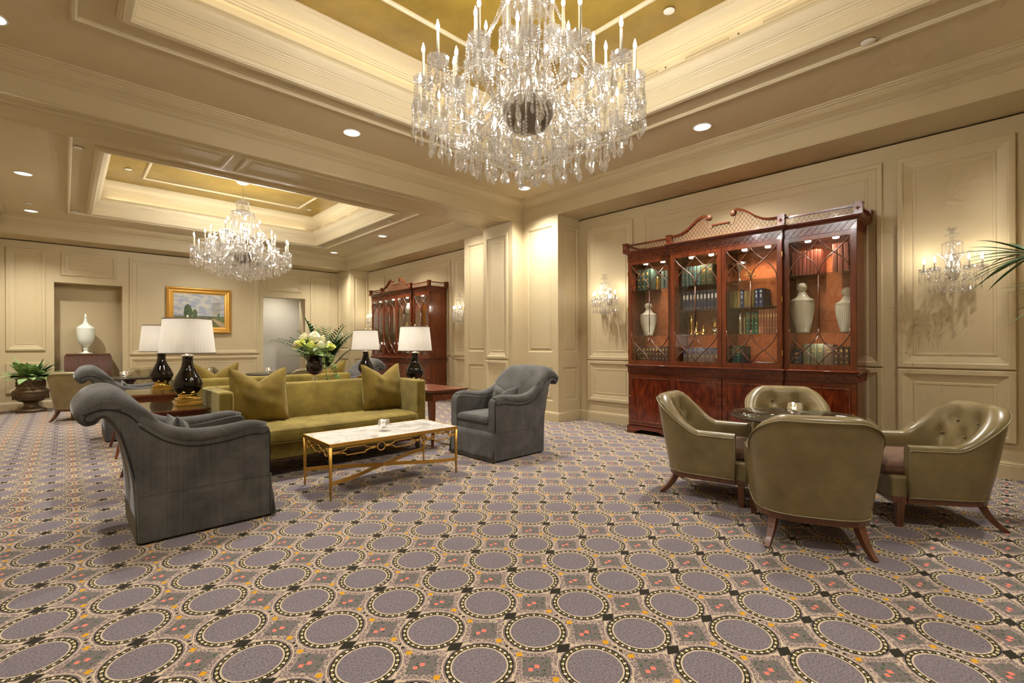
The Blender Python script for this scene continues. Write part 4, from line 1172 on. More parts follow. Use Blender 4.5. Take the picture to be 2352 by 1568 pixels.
make_bookcase('farther mahogany breakfront bookcase behind the lamps, sparsely filled',10.08)

# ------------------------------------------------------------------ what stands in the bookcases
def bookmat(key,col): M[key]=simple('book_'+key,col,.55,0,.3,.12,20); return M[key]
bookmat('teal',srgb(84,116,112)); bookmat('darkgreen',srgb(62,80,66)); bookmat('sage',srgb(92,96,66)); bookmat('navy',srgb(52,56,78)); bookmat('artgreen',srgb(30,78,58)); bookmat('tan',srgb(150,122,72)); bookmat('oliveb',srgb(124,108,50))
bookmat('pinkb',srgb(160,96,72)); bookmat('redb',srgb(150,74,50)); bookmat('brownb',srgb(74,44,32)); bookmat('grayb',srgb(122,104,90)); bookmat('blueb',srgb(52,66,112)); bookmat('greengray',srgb(120,124,98)); bookmat('blackb',srgb(30,34,34))
M['pages']=simple('book_pages',srgb(220,206,172),.8); M['giltprint']=simple('gilt_print',srgb(206,172,96),.45,.3); M['whitelabel']=simple('white_label',srgb(226,222,210),.6)
_bk={}
def book_mesh(cov,style):
    """unit book: depth x 0..1 (spine at x=0), thickness y -.5...5, height z 0..1"""
    k=(cov,style)
    if k in _bk: return _bk[k]
    mb=MB()
    mb.add([(.0,-.5,0),(.0,.5,0),(1,.5,0),(1,-.5,0),(.0,-.5,1),(.0,.5,1),(1,.5,1),(1,-.5,1),(-.025,-.3,0),(-.025,.3,0),(-.025,-.3,1),(-.025,.3,1)],
       [(0,3,2,1,9,8),(4,10,11,5,6,7),(1,2,6,5),(0,4,7,3),(8,9,11,10),(0,8,10,4),(1,5,11,9)])
    mb.add([(1.001,-.38,.02),(1.001,.38,.02),(1.001,.38,.98),(1.001,-.38,.98)],[(0,1,2,3)],1)
    def band(z0,z1,mi,w=.30,x=-.029): mb.add([(x,-w,z0),(x,w,z0),(x,w,z1),(x,-w,z1)],[(0,1,2,3)],mi)
    if style=='art': band(.90,.915,2); band(.70,.71,2); band(.10,.14,2,.14); band(.45,.50,2,.16); band(.30,.315,2,.2)
    elif style=='label':
        mb.add([(-.029,-.28,.60),(-.029,0,.54),(-.029,.28,.60),(-.029,.28,.76),(-.029,0,.82),(-.029,-.28,.76)],[(0,1,2,3,4,5)],3)
        band(.90,.91,2,.2); band(.93,.94,2,.2); band(.48,.50,2,.14); band(.10,.13,2,.2)
    elif style=='bands':
        for z in (.12,.13,.5,.80,.82): band(z,z+.008,2)
        band(.64,.70,2,.2)
    elif style=='emblem': band(.72,.86,2,.2); band(.48,.56,2,.18); band(.18,.24,2,.16)
    elif style=='title': band(.78,.90,3,.22); band(.52,.70,3,.18); band(.25,.30,3,.2)
    elif style=='blueband':
        band(.62,.96,4,.31); band(.78,.80,3,.2); band(.84,.86,3,.2); band(.70,.72,3,.2); band(.40,.46,3,.12)
    elif style=='plaque': band(.66,.80,2,.26); band(.58,.6,2,.2); band(.22,.25,2,.2)
    o=mb.build('book',[M[cov],M['pages'],M['giltprint'],M['whitelabel'],M['blueb']],None)
    me=o.data; bpy.data.objects.remove(o); _bk[k]=me; return me
fontcache={}
def book_text(parent,txt,size,z):
    if txt not in fontcache:
        c=bpy.data.curves.new('spine_title','FONT'); c.body=txt; c.align_x='CENTER'; c.align_y='TOP'; c.size=1; c.space_line=.8; c.resolution_u=2; c.materials.append(M['giltprint'])
        tmp=bpy.data.objects.new('spine_title_curve',c); COL.objects.link(tmp); bpy.context.view_layer.update()
        me=bpy.data.meshes.new_from_object(tmp.evaluated_get(bpy.context.evaluated_depsgraph_get())); bpy.data.objects.remove(tmp); bpy.data.curves.remove(c); me.name='spine_title'; fontcache[txt]=me
    o=bpy.data.objects.new('spine_title',fontcache[txt]); COL.objects.link(o); o.parent=parent
    # parent is scaled (depth,thickness,height): undo it here
    sx,sy,sz=parent.scale
    o.matrix_local=Matrix.Diagonal((1/sx,1/sy,1/sz,1))@Matrix.Translation((-.032*sx-.001,0,z*sz))@Matrix(((0,0,-1,0),(-1,0,0,0),(0,1,0,0),(0,0,0,1)))@Matrix.Diagonal((size,size,size,1))
rb=random.Random(4)
ORD=['first','second','third','fourth','fifth','sixth','seventh','eighth','ninth','tenth','eleventh','twelfth']
def books(yc,start,end,z,n,h,cov,style,label,group,dep=.2,xf=5.985,vary=.0,lean=0.0,text=None):
    w=(end-start)/n
    for i in range(n):
        o=bpy.data.objects.new('book',book_mesh(cov,style)); COL.objects.link(o)
        hh=h*(1+vary*(rb.random()-.5)); 
        o.scale=(dep*(1-.05*rb.random()),abs(w)*.94,hh); o.location=(xf+.006*rb.random(),yc+start+w*(i+.5),z+.001)
        if lean: o.rotation_euler=(lean*(.8+.4*rb.random()),0,0)
        tag(o,label if n==1 else label+', '+(('left one','right one') if n==2 else [ORD[k]+' from left' for k in range(n)])[i],'book',group)
        if text: book_text(o,text,abs(w)*.36,.885)
Y1=2.362
ART='The\nDictionary\nof\nART'
# near bookcase, door 1 (left)
books(Y1,1.29,1.09,2.01,3,.31,'darkgreen','emblem','tall dark green book, top left shelf of the near bookcase','tall dark green books')
books(Y1,1.09,1.05,2.01,1,.305,'darkgreen','plain','dark green book turned to show its cover, top left shelf','dark green cover book',.26)
books(Y1,.91,.76,2.01,3,.25,'teal','art','teal art dictionary volume on the leftmost top shelf','teal art volumes at far left',.2,text=ART)
books(Y1,1.30,.76,1.005,11,.215,'brownb','emblem','dark brown book with gold crests, bottom shelf of the leftmost bay','brown crested books at left')
# door 2
books(Y1,.618,.366,2.01,5,.262,'teal','art','teal art dictionary volume, top shelf of the second bay','teal art volumes in second bay',.2,text=ART)
books(Y1,.360,.185,2.01,2,.268,'sage','plaque','thick olive green book with gold plaque, top shelf of second bay','olive plaque books',.24)
books(Y1,.603,.085,1.69,11,.262,'navy','label','navy book with white hexagonal label, second bay of the near bookcase','navy books with white labels')
books(Y1,.60,.06,1.005,9,.20,'grayb','blueband','gray book with blue spine band, bottom of the second bay','gray and blue books')
# door 3
books(Y1,-.005,-.10,1.69,2,.215,'oliveb','plain','olive cloth book on the second shelf of the third bay','olive cloth books')
books(Y1,-.10,-.14,1.69,1,.21,'tan','plain','tan book left of the slim navy book, third bay','tan book by navy')
books(Y1,-.14,-.178,1.69,1,.222,'blueb','title','slim navy book with white lettering among the tan books','slim navy book')
books(Y1,-.18,-.265,1.69,2,.21,'tan','plain','tan book in the middle of the second shelf, third bay','tan books in third bay')
books(Y1,-.268,-.30,1.69,1,.205,'oliveb','plain','olive book left of the two navy art books','olive book beside navy')
books(Y1,-.303,-.345,1.69,1,.218,'blueb','title','navy book with white titles, left of the pair in third bay','navy title book left',.2)
books(Y1,-.35,-.40,1.69,1,.222,'blueb','title','thick navy book showing its cover with an orange disc','navy cover book',.26)
books(Y1,-.175,-.195,1.374,1,.2,'tan','plain','narrow tan book beside the silver vase','narrow tan book')
books(Y1,-.20,-.345,1.374,3,.262,'artgreen','art','green art dictionary volume on the third shelf of third bay','green art volumes',.2,text=ART)
books(Y1,-.347,-.56,1.374,7,.285,'pinkb','plaque','rose brown book in the row right of the green art volumes','rose brown books')
books(Y1,-.03,-.14,1.005,2,.222,'artgreen','art','green art dictionary volume standing on the bottom shelf','green art volumes at bottom',.2,text=ART)
books(Y1,-.145,-.175,1.005,1,.215,'blackb','plain','black book beside the bottom green art volumes','black book',.24)
# door 4
books(Y1,-.70,-.985,2.01,8,.28,'redb','plain','red brown book at left on the top shelf of the right bay','red brown books left',vary=.03)
books(Y1,-1.09,-1.24,2.01,3,.312,'pinkb','plain','tall salmon book at right on the top shelf of the right bay','tall salmon books')
books(Y1,-.81,-1.01,1.005,3,.245,'greengray','bands','thick gray green book with gold bands, bottom right bay','gray green books')
books(Y1,-1.01,-1.10,1.005,1,.235,'grayb','bands','gray book right of the gray green set, bottom right bay','gray banded book')
books(Y1,-1.10,-1.24,1.005,3,.215,'brownb','emblem','dark brown crested book at the bottom right corner','brown crested books at right')
books(Y1,-.70,-.80,1.005,1,.17,'navy','emblem','short navy book with gold compass star, bottom right bay','navy star book')
# vases and metalwork
def lidded_vase(label,loc,h,r,flute=True,knob_r=.19,mat='ivory'):
    t=thing('lidded_vase',label,'vase',loc,0,'ivory lidded vases')
    b=[(0,0),(.52,0),(.58,.02),(.80,.22),(.95,.40),(1,.52),(.985,.60),(.97,.62)]
    MB().lathe([(r*a,h*z) for a,z in b],96,(0,0,0),0,True,(1,1),(lambda i,z:1-.035*(i%3==0)) if flute else None).build('body',M[mat],t)
    l=[(1.0,.62),(1.0,.635),(.9,.66),(.6,.70),(.42,.755),(.36,.80),(.3,.815)]
    MB().lathe([(r*a,h*z) for a,z in l],36).build('lid',M[mat],t)
    k=[(.25,.81),(.36,.83),(.46,.87),(.48,.91),(.42,.96),(.25,.99),(0,1)]
    MB().lathe([(r*a,h*z) for a,z in k],20).build('knob',M[mat],t)
    return t
lidded_vase('small ivory fluted lidded vase in the leftmost bay of the near bookcase',(6.03,Y1+1.135,1.374),.465,.112)
lidded_vase('large ivory fluted lidded vase, left of two in the right bay',(6.03,Y1-.795,1.374),.57,.118)
lidded_vase('ivory fluted lidded vase cut by the door frame, far right of the near bookcase',(6.15,Y1-1.19,1.374),.49,.108)
def lathe_thing(name,label,cat,loc,prof,mat,n=24,group=None,parts=None):
    t=thing(name,label,cat,loc,0,group)
    MB().lathe(prof,n).build('body',M[mat],t)
    for (pn,pp,pm) in (parts or []): MB().lathe(pp,n).build(pn,M[pm],t)
    return t
z3=1.373
lathe_thing('brass_figurine','tall slim brass figure in the second bay','figurine',(6.02,Y1+.495,z3),[(0,0),(.03,0),(.032,.01),(.02,.03),(.018,.10),(.028,.15),(.034,.18),(.022,.205),(.012,.215)],'brass',parts=[('head',[(.012,.212),(.02,.225),(.02,.24),(.01,.25),(.014,.258),(0,.262)],'brass')])
lathe_thing('brass_bottle','brass bottle right of the tall brass figure','vase',(6.06,Y1+.44,z3),[(0,0),(.03,0),(.045,.03),(.04,.06),(.02,.09),(.014,.13),(.02,.17),(.014,.175)],'brass')
lathe_thing('brass_gourd','squat brass gourd at the front of second bay','vase',(5.99,Y1+.42,z3),[(0,0),(.04,0),(.05,.025),(.04,.05),(.018,.07),(.012,.09),(.012,.1),(.008,.1)],'brass')
lathe_thing('brass_bottle','small long-necked brass bottle in the middle of the second bay','vase',(6.0,Y1+.325,z3),[(0,0),(.03,0),(.045,.025),(.035,.055),(.014,.07),(.012,.11),(.018,.12),(.012,.12)],'brass')
lathe_thing('brass_bottle','round brass bottle behind the silver boat bowl','vase',(6.12,Y1+.218,z3+.09),[(0,0),(.03,0),(.05,.03),(.05,.05),(.03,.09),(.014,.11),(.016,.14),(.01,.14)],'brass')
lathe_thing('brass_stand','low brass stand under the round brass bottle','stand',(6.12,Y1+.218,z3),[(0,0),(.045,0),(.05,.01),(.025,.03),(.02,.06),(.035,.085),(0,.088)],'brass')
t=thing('boat_bowl','silver boat-shaped bowl between second and third bays','bowl',(6.0,Y1+.13,z3),0)
mb=MB()
def bf(u,v):
    a=(u*2-1); th=v*PI-PI/2; w=.055*max(0,1-a*a)**.6
    return (w*math.sin(th),a*.10,.075-.065*math.cos(th)*max(.0,1-abs(a)**2.2)+.012*a*a)
mb.grid(bf,21,11); mb.build('bowl',M['silver'],t); MB().lathe([(0,0),(.025,0),(.012,.01),(.02,.02),(0,.022)],16).build('foot',M['silver'],t)
lathe_thing('silver_vase','slim silver vase on the third shelf of the third bay','vase',(6.0,Y1-.135,z3),[(0,0),(.028,0),(.03,.01),(.02,.06),(.026,.12),(.036,.17),(.03,.21),(.014,.235),(.012,.25),(.02,.262)],'silver')
lathe_thing('silver_goblet','large silver footed bowl on the top shelf of the third bay','bowl',(6.02,Y1-.115,2.011),[(0,0),(.07,0),(.07,.008),(.02,.02),(.014,.06),(.024,.09),(.014,.12),(.03,.14),(.08,.19),(.09,.24),(.085,.24),(.07,.19),(0,.155)],'silver')
t=thing('gold_burst','gold starburst ornament on the top shelf of the third bay','ornament',(6.0,Y1-.25,2.011+.075),0)
MB().lathe([(0,-.02),(.02,0),(0,.02)],10).build('core',M['brass'],t)
for i in range(30):
    z=1-2*(i+.5)/30; r=math.sqrt(1-z*z); a=i*2.39996; d=Vector((r*math.cos(a),r*math.sin(a),z))
    if d.z<-.97: continue
    mb=MB(); mb.tube([tuple(d*.01),tuple(d*.06)],.0025,4); mb.lathe([(0,-.007),(.007,0),(0,.007)],6,tuple(d*.064)); mb.build('spike',M['brass'],t)
lathe_thing('glass_dish','low pale dish on the bottom shelf of the third bay','dish',(6.0,Y1-.42,1.004),[(0,0),(.05,0),(.1,.02),(.12,.032),(.1,.026),(0,.01)],'celadon')
# door 1 figure between books
lathe_thing('brass_figurine','small brass figure between green books at top left','figurine',(6.0,Y1+.975,2.011),[(0,0),(.025,0),(.026,.01),(.014,.03),(.02,.08),(.026,.12),(.014,.15),(.016,.17),(.008,.185),(0,.187)],'brass')
# far bookcase contents
Y2=10.08
lathe_thing('white_jar','white round jar in the third bay of the far bookcase','vase',(6.03,Y2-.17,2.011),[(0,0),(.06,0),(.09,.05),(.10,.12),(.085,.19),(.06,.22),(.065,.25),(.06,.25)],'white_cer')
t3=copy_tree(bpy.data.objects['gold_burst']); t3.location=(6.0,Y2-.42,2.09); t3['label']='gold starburst ornament in the far bookcase'
lidded_vase('ivory lidded vase with ball knob, right bay of the far bookcase',(6.03,Y2-1.12,1.374),.5,.12,False)
lidded_vase('tall ivory vase in the leftmost bay of the far bookcase',(6.03,Y2+.9,1.374),.46,.1)
lathe_thing('brass_bottle','tiny brass bottle on a middle shelf of the far bookcase','vase',(6.0,Y2-.12,1.691),[(0,0),(.03,0),(.035,.03),(.015,.07),(.018,.1),(.01,.1)],'brass')
books(Y2,-.38,-.46,1.69,2,.22,'artgreen','bands','dark green book in the third bay of the far bookcase','far bookcase green books')
books(Y2,-.46,-.53,1.69,2,.20,'redb','bands','dark red book in the third bay of the far bookcase','far bookcase red books')
lathe_thing('silver_dish','silver dish at the bottom of the far bookcase','bowl',(6.0,Y2-.2,1.004),[(0,0),(.04,0),(.1,.05),(.12,.09),(.1,.06),(0,.02)],'silver')
# ------------------------------------------------------------------ crystal chandeliers and sconces
def drop(mb,c,s=1.0,rot=0.0):
    """faceted almond drop hanging from c"""
    x,y,z=c; prof=[(0,0),(.006,-.007),(.0135,-.032),(.011,-.046),(0,-.058)]
    mb.lathe([(r*s,h*s) for r,h in prof],6,c,0,False,(1,.7),None,rot)
def leaf_pendant(mb,c,s=1.0,ang=0.0):
    """flat pendeloque with a waist"""
    out=[(0,0),(.007,-.006),(.018,-.022),(.015,-.034),(.021,-.05),(.012,-.068),(0,-.082)]
    poly=[(a*s,b*s) for a,b in out]+[(-a*s,b*s) for a,b in out[-2:0:-1]]
    ca,sa=math.cos(ang),math.sin(ang); n=len(poly); x,y,z=c; t=.0065*s
    vv=[(x+p*ca,y+p*sa,z+q) for p,q in poly]+[(x-sa*t,y+ca*t,z-.04*s),(x+sa*t,y-ca*t,z-.04*s)]
    F=[]
    for i in range(n): F+=[(i,(i+1)%n,n),((i+1)%n,i,n+1)]
    mb.add(vv,F,0,False)
def strand(mb,pts,r=.009,gap=.021):
    """beads along a polyline"""
    P=[Vector(p) for p in pts]; L=[0]
    for a,b in zip(P,P[1:]): L.append(L[-1]+(b-a).length)
    n=max(1,int(L[-1]/gap)); k=0
    for i in range(n+1):
        d=L[-1]*i/n
        while k<len(L)-2 and L[k+1]<d: k+=1
        q=P[k].lerp(P[k+1],(d-L[k])/max(1e-9,L[k+1]-L[k]))
        mb.bead(tuple(q),r*(1 if i%3 else 1.25),r*(1 if i%3 else 1.25)*1.05)
def sag(a,b,s,n=10):
    return [tuple(lerp(a[k],b[k],i/n)-(4*s*(i/n)*(1-i/n) if k==2 else 0) for k in range(3)) for i in range(n+1)]
def candle_on(parent,c,h=.17,r=.0095,bulb=1.0):
    x,y,z=c
    cd=MB(); cd.lathe([(r,0),(r,h),(r*.6,h+.002)],10,c); cd.build('candle_sleeve',M['candle'],parent)
    b=MB(); b.lathe([(.005,h),(.0115*bulb,h+.018*bulb),(.012*bulb,h+.03*bulb),(.007*bulb,h+.05*bulb),(.002,h+.068*bulb),(0,h+.072*bulb)],8,c); b.build('candle_bulb',M['flame_bulb'],parent)
def bobeche(mb,c,R=.055,petals=10):
    x,y,z=c
    mb.lathe([(.014,-.022),(.02,-.012),(R*.7,-.006),(R,.012),(R*1.06,.03),(R*.98,.03),(R*.62,.004),(.012,-.002)],petals*2,c,0,False,(1,1),lambda i,zz:1+(.07 if i%2 else -.04)*(zz>.0))
def make_chandelier(label,x,y):
    t=thing('crystal_chandelier',label,'chandelier',(x,y,2.42),0,'crystal candle chandeliers')
    Z=lambda z: z-2.42
    rnd=random.Random(11)
    MB().lathe([(.0,Z(4.30)),(.13,Z(4.30)),(.135,Z(4.285)),(.115,Z(4.275)),(.10,Z(4.24)),(.06,Z(4.215)),(.02,Z(4.21)),(0,Z(4.205))],28).build('canopy',M['white_cer'],t)
    ch=MB()
    for i in range(11):
        zc=4.19-i*.025; a=(i%2)*PI/2
        ch.tube([(.009*math.cos(q)*math.cos(a),.009*math.cos(q)*math.sin(a),Z(zc)+.016*math.sin(q)) for q in [2*PI*k/8 for k in range(8)]],.0026,4,closed=True)
    ch.build('chain',M['silver'],t)
    st_=MB(); st_.lathe([(.012,Z(3.92)),(.03,Z(3.90)),(.018,Z(3.87)),(.03,Z(3.80)),(.05,Z(3.74)),(.03,Z(3.66)),(.024,Z(3.5)),(.05,Z(3.42)),(.062,Z(3.36)),(.04,Z(3.28)),(.03,Z(3.2)),(.05,Z(3.1)),(.07,Z(3.04)),(.05,Z(2.98)),(.03,Z(2.9)),(.03,Z(2.6)),(.045,Z(2.56)),(0,Z(2.5))],12,(0,0,0),0,False)
    st_.build('stem',M['crystal_clear'],t)
    for (z,r) in ((3.90,.105),(3.70,.185)):
        d=MB(); d.lathe([(.02,Z(z+.05)),(r*.6,Z(z+.035)),(r,Z(z)),(r*1.02,Z(z-.012)),(r*.9,Z(z)),(r*.5,Z(z+.025)),(.02,Z(z+.035))],24,(0,0,0),0,False); d.build('crystal_dome',M['crystal_clear'],t)
    for (z,r,n,l) in ((3.89,.105,14,.16),(3.69,.185,20,.34)):
        for i in range(n):
            a=2*PI*i/n; mb=MB(); strand(mb,[(r*math.cos(a),r*math.sin(a),Z(z)),(r*.92*math.cos(a),r*.92*math.sin(a),Z(z-l))],.0085,.02); drop(mb,(r*.92*math.cos(a),r*.92*math.sin(a),Z(z-l-.01)),1.0,a); mb.build('bead_strand',M['crystal'],t)
    MB().lathe([(.03,Z(2.99)),(.17,Z(2.985)),(.192,Z(2.97)),(.19,Z(2.94)),(.175,Z(2.87)),(.13,Z(2.80)),(.06,Z(2.765)),(0,Z(2.76))],28).build('silver_bowl',M['chrome'],t)
    # arms
    tiers=((16,.775,2.94,0.0,2.76),(12,.545,3.10,.13,2.86),(6,.30,3.30,.3,3.10))
    tops=[]
    for ti,(n,R,z,ph,dip) in enumerate(tiers):
        for i in range(n):
            a=2*PI*i/n+ph; ca,sa=math.cos(a),math.sin(a)
            jz=z+(.03 if (i%2 and ti==0) else 0)-(.10 if (i%2 and ti==1) else 0)
            R_=R*(1.0 if i%2==0 else .965)
            r0,z0=(.15,2.96) if ti==0 else ((.09,3.06) if ti==1 else (.05,3.3))
            pts=bez((r0,0,z0),(r0+(R_-r0)*.25,0,z0+.16),(r0+(R_-r0)*.30,0,dip-.10),(r0+(R_-r0)*.66,0,dip),7)+bez((r0+(R_-r0)*.66,0,dip),(r0+(R_-r0)*.92,0,dip+.07),(R_,0,jz-.14),(R_,0,jz-.02),6)[1:]
            mb=MB(); mb.tube([(p[0]*ca,p[0]*sa,Z(p[2])) for p in pts],.0105,6); arm=mb.build('arm',M['crystal_clear'],t)
            c=(R_*ca,R_*sa,Z(jz)); tops.append((ti,i,c))
            bo=MB(); bobeche(bo,c,.062 if ti==0 else .056); bo.build('bobeche',M['crystal'],arm)
            candle_on(arm,(c[0],c[1],c[2]+.01),.185)
            dr=MB()
            for k in range(9):
                b=a+2*PI*k/9; p=(c[0]+.058*math.cos(b),c[1]+.058*math.sin(b),c[2]+.01)
                l=.05+.05*rnd.random() if ti else .07+.08*rnd.random()
                strand(dr,[p,(p[0],p[1],p[2]-l)],.0075,.018); drop(dr,(p[0],p[1],p[2]-l-.008),.9+.3*rnd.random(),b)
            tag(dr.build('bobeche_drops',M['crystal'],arm),kind='stuff')
    # swags between neighbouring bobeches, chains from the dome
    for ti in range(3):
        cs=[c for (k,i,c) in tops if k==ti]; n=len(cs)
        for i in range(n):
            mb=MB(); strand(mb,sag(cs[i],cs[(i+1)%n],.10 if ti<2 else .07),.008,.02); mb.build('bead_swag',M['crystal'],t)
    for i,c in enumerate([c for (k,i,c) in tops if k==1]):
        a=math.atan2(c[1],c[0]); mb=MB(); strand(mb,sag((.18*math.cos(a),.18*math.sin(a),Z(3.69)),(c[0],c[1],c[2]+.02),.06),.008,.02); mb.build('bead_chain',M['crystal'],t)
    for i,c in enumerate([c for (k,i,c) in tops if k==0]):
        a=math.atan2(c[1],c[0]); mb=MB(); strand(mb,sag((.45*math.cos(a),.45*math.sin(a),Z(3.10)),(c[0],c[1],c[2]),.10),.008,.02); mb.build('bead_chain',M['crystal'],t)
    # pendants round the arms and the lower basket
    for (n,R,z,s,ph) in ((32,.80,2.80,1.25,.05),(32,.69,2.735,1.35,.12),(28,.58,2.68,1.35,0),(24,.47,2.63,1.3,.1),(20,.36,2.60,1.3,0),(14,.24,2.57,1.25,.2),(8,.12,2.54,1.2,0)):
        for i in range(n):
            a=2*PI*i/n+ph; zz=z+.05*(rnd.random()-.5); p=(R*math.cos(a),R*math.sin(a),Z(zz))
            mb=MB(); strand(mb,[(p[0],p[1],p[2]+.10+.06*rnd.random()),p],.0085,.02)
            if i%3==0: leaf_pendant(mb,(p[0],p[1],p[2]-.008),s,a+PI/2+rnd.random())
            else: drop(mb,(p[0],p[1],p[2]-.008),s*1.25,rnd.random()*3)
            mb.build('pendant',M['crystal'],t)
    for i in range(26):     # basket chains from the bowl to the bottom ring
        a=2*PI*i/26; r1=.42 if i%2 else .30
        mb=MB(); strand(mb,sag((.19*math.cos(a),.19*math.sin(a),Z(2.97)),(r1*math.cos(a),r1*math.sin(a),Z(2.76)),-.01)+[(r1*.9*math.cos(a),r1*.9*math.sin(a),Z(2.63)),(.16*math.cos(a),.16*math.sin(a),Z(2.57))],.009,.021); mb.build('bead_strand',M['crystal'],t)
    for i in range(24):     # vertical rods of beads between tiers
        a=2*PI*i/24+.06; R=.36+.14*(i%3)/2
        mb=MB(); strand(mb,[(R*math.cos(a),R*math.sin(a),Z(3.16-.05*(i%2))),(R*math.cos(a),R*math.sin(a),Z(2.80))],.0085,.02); drop(mb,(R*math.cos(a),R*math.sin(a),Z(2.79)),1.2,a); mb.build('bead_strand',M['crystal'],t)
    MB().lathe([(0,Z(2.55)),(.03,Z(2.53)),(.045,Z(2.49)),(.035,Z(2.455)),(0,Z(2.43))],8,(0,0,0),0,False).build('crystal_ball',M['crystal'],t)
    return t
CH1=make_chandelier('large crystal chandelier with lit candles hanging nearest the viewer',2.40,2.34)
CH2=clone(CH1,'smaller-looking crystal chandelier hanging in the far bay',(2.38,9.66,2.42),.1)
for c in (CH1,CH2):          # light from every second candle of the outer tier and every third of the middle one
    for k in range(0,16,2):
        a=2*PI*k/16; point(c,(.775*math.cos(a),.775*math.sin(a),2.94-2.42+.01+.185+.072+.035),L_CHAND,NEUT,.02)
    for k in range(0,12,3):
        a=2*PI*k/12+.13; R_=.545*(1.0 if k%2==0 else .965); jz=3.10-(.10 if k%2 else 0)
        point(c,(R_*math.cos(a),R_*math.sin(a),jz-2.42+.01+.185+.072+.035),L_CHAND,NEUT,.02)

def make_sconce(label,y,z=2.02):
    """faces -X, on the wall plane"""
    t=thing('crystal_sconce',label,'wall lamp',(XW,y,z-.32),0,'crystal candle sconces')
    H=.32
    MB().lathe([(0,-.02),(.05,-.016),(.06,-.004),(.05,.002),(0,.004)],20,(0,0,0)).xform(Matrix.Translation((-.008,0,H-.03))@Matrix.Rotation(-PI/2,4,'Y')@Matrix.Diagonal((2.2,.9,1,1))).build('back_plate',M['silver'],t)
    cx_=-.14
    MB().lathe([(.016,H-.12),(.03,H-.10),(.05,H-.075),(.03,H-.05),(.02,H-.02),(.035,H+.0),(.058,H+.04),(.056,H+.075),(.03,H+.11),(.018,H+.14),(.03,H+.165),(.016,H+.19),(.016,H+.27)],12,(cx_,0,0),0,False).build('crystal_column',M['crystal_clear'],t)
    for (zz,r) in ((H+.275,.062),(H+.20,.078)):
        d=MB(); d.lathe([(.015,zz+.02),(r*.6,zz+.012),(r,zz-.004),(r*1.04,zz-.014),(r*.9,zz-.004),(.015,zz+.01)],16,(cx_,0,0),0,False); d.build('crystal_dome',M['crystal_clear'],t)
    cr=MB(); bobeche(cr,(cx_,0,H+.31),.04); cr.build('crown',M['crystal'],t)
    for k in range(10):
        a=2*PI*k/10; mb=MB(); p=(cx_+.076*math.cos(a),.076*math.sin(a),H+.185); strand(mb,[p,(p[0],p[1],p[2]-.07)],.006,.015); drop(mb,(p[0],p[1],p[2]-.075),.7,a); mb.build('bead_strand',M['crystal'],t)
    mb=MB(); mb.tube([(0,0,H-.08),(-.06,0,H-.09),(cx_,0,H-.075)],.01,6); mb.build('bracket',M['silver'],t)
    for k,a in enumerate((-1.45,-.75,0,.75,1.45)):
        ca,sa=-math.cos(a),math.sin(a); R=.165 if abs(a)<1 else .195
        c=(cx_+R*ca*.75,R*sa*1.05,H-.07)
        pts=bez((cx_+.02*ca,.02*sa,H-.06),(lerp(cx_,c[0],.3),c[1]*.3,H+.0),(lerp(cx_,c[0],.45),c[1]*.45,H-.22),(lerp(cx_,c[0],.8),c[1]*.8,H-.17),8)+[(c[0],c[1],H-.11)]
        mb=MB(); mb.tube(pts,.0075,6); arm=mb.build('arm',M['crystal_clear'],t)
        bo=MB(); bobeche(bo,c,.042,8); bo.build('bobeche',M['crystal'],arm)
        candle_on(arm,(c[0],c[1],c[2]+.005),.075,.0085,.9)
        dr=MB()
        for j in range(9):
            b=2*PI*j/9; p=(c[0]+.04*math.cos(b),c[1]+.04*math.sin(b),c[2]); l=.035+.03*(j%2)
            strand(dr,[p,(p[0],p[1],p[2]-l)],.006,.015); drop(dr,(p[0],p[1],p[2]-l-.004),.75,b)
        tag(dr.build('bobeche_drops',M['crystal'],arm),kind='stuff')
        if k in (0,2,4): point(t,(c[0],c[1],c[2]+.175),L_SCONCE,WARM,.012)
    for s in (-1,1):     # glass scrolls
        mb=MB(); mb.tube(bez((cx_,s*.03,H-.04),(cx_-.02,s*.06,H+.12),(cx_-.03,s*.15,H+.13),(cx_-.03,s*.15,H+.06),10),[.010-.0006*i for i in range(11)],6); mb.build('glass_scroll',M['crystal_clear'],t)
    for i in range(42):
        a=2*PI*i/42; R=(.19,.13,.07)[i%3]; p=(cx_+R*math.cos(a)*.62,R*math.sin(a)*1.08,H-.17-.04*(2-i%3)*.5-.03*(i%3))
        mb=MB(); strand(mb,[(p[0],p[1],p[2]+.05),p],.006,.015)
        (leaf_pendant(mb,(p[0],p[1],p[2]-.006),.75,a) if i%4==0 else drop(mb,(p[0],p[1],p[2]-.006),.95,a)); mb.build('pendant',M['crystal'],t)
    MB().lathe([(0,H-.20),(.02,H-.215),(.028,H-.24),(.02,H-.262),(0,H-.275)],8,(cx_,0,0),0,False).build('crystal_ball',M['crystal'],t)
    return t
SC=make_sconce('crystal wall sconce at the right edge of the photo, beside the palm',.338)
def sc_clone(label,y):
    c=clone(SC,label,(XW,y,2.02-.32)); 
    return c
sc_clone('crystal wall sconce left of the large bookcase',4.345); sc_clone('crystal wall sconce right of the far bookcase, cut by the pilaster',8.08); sc_clone('crystal wall sconce left of the far bookcase, mostly hidden',12.05)
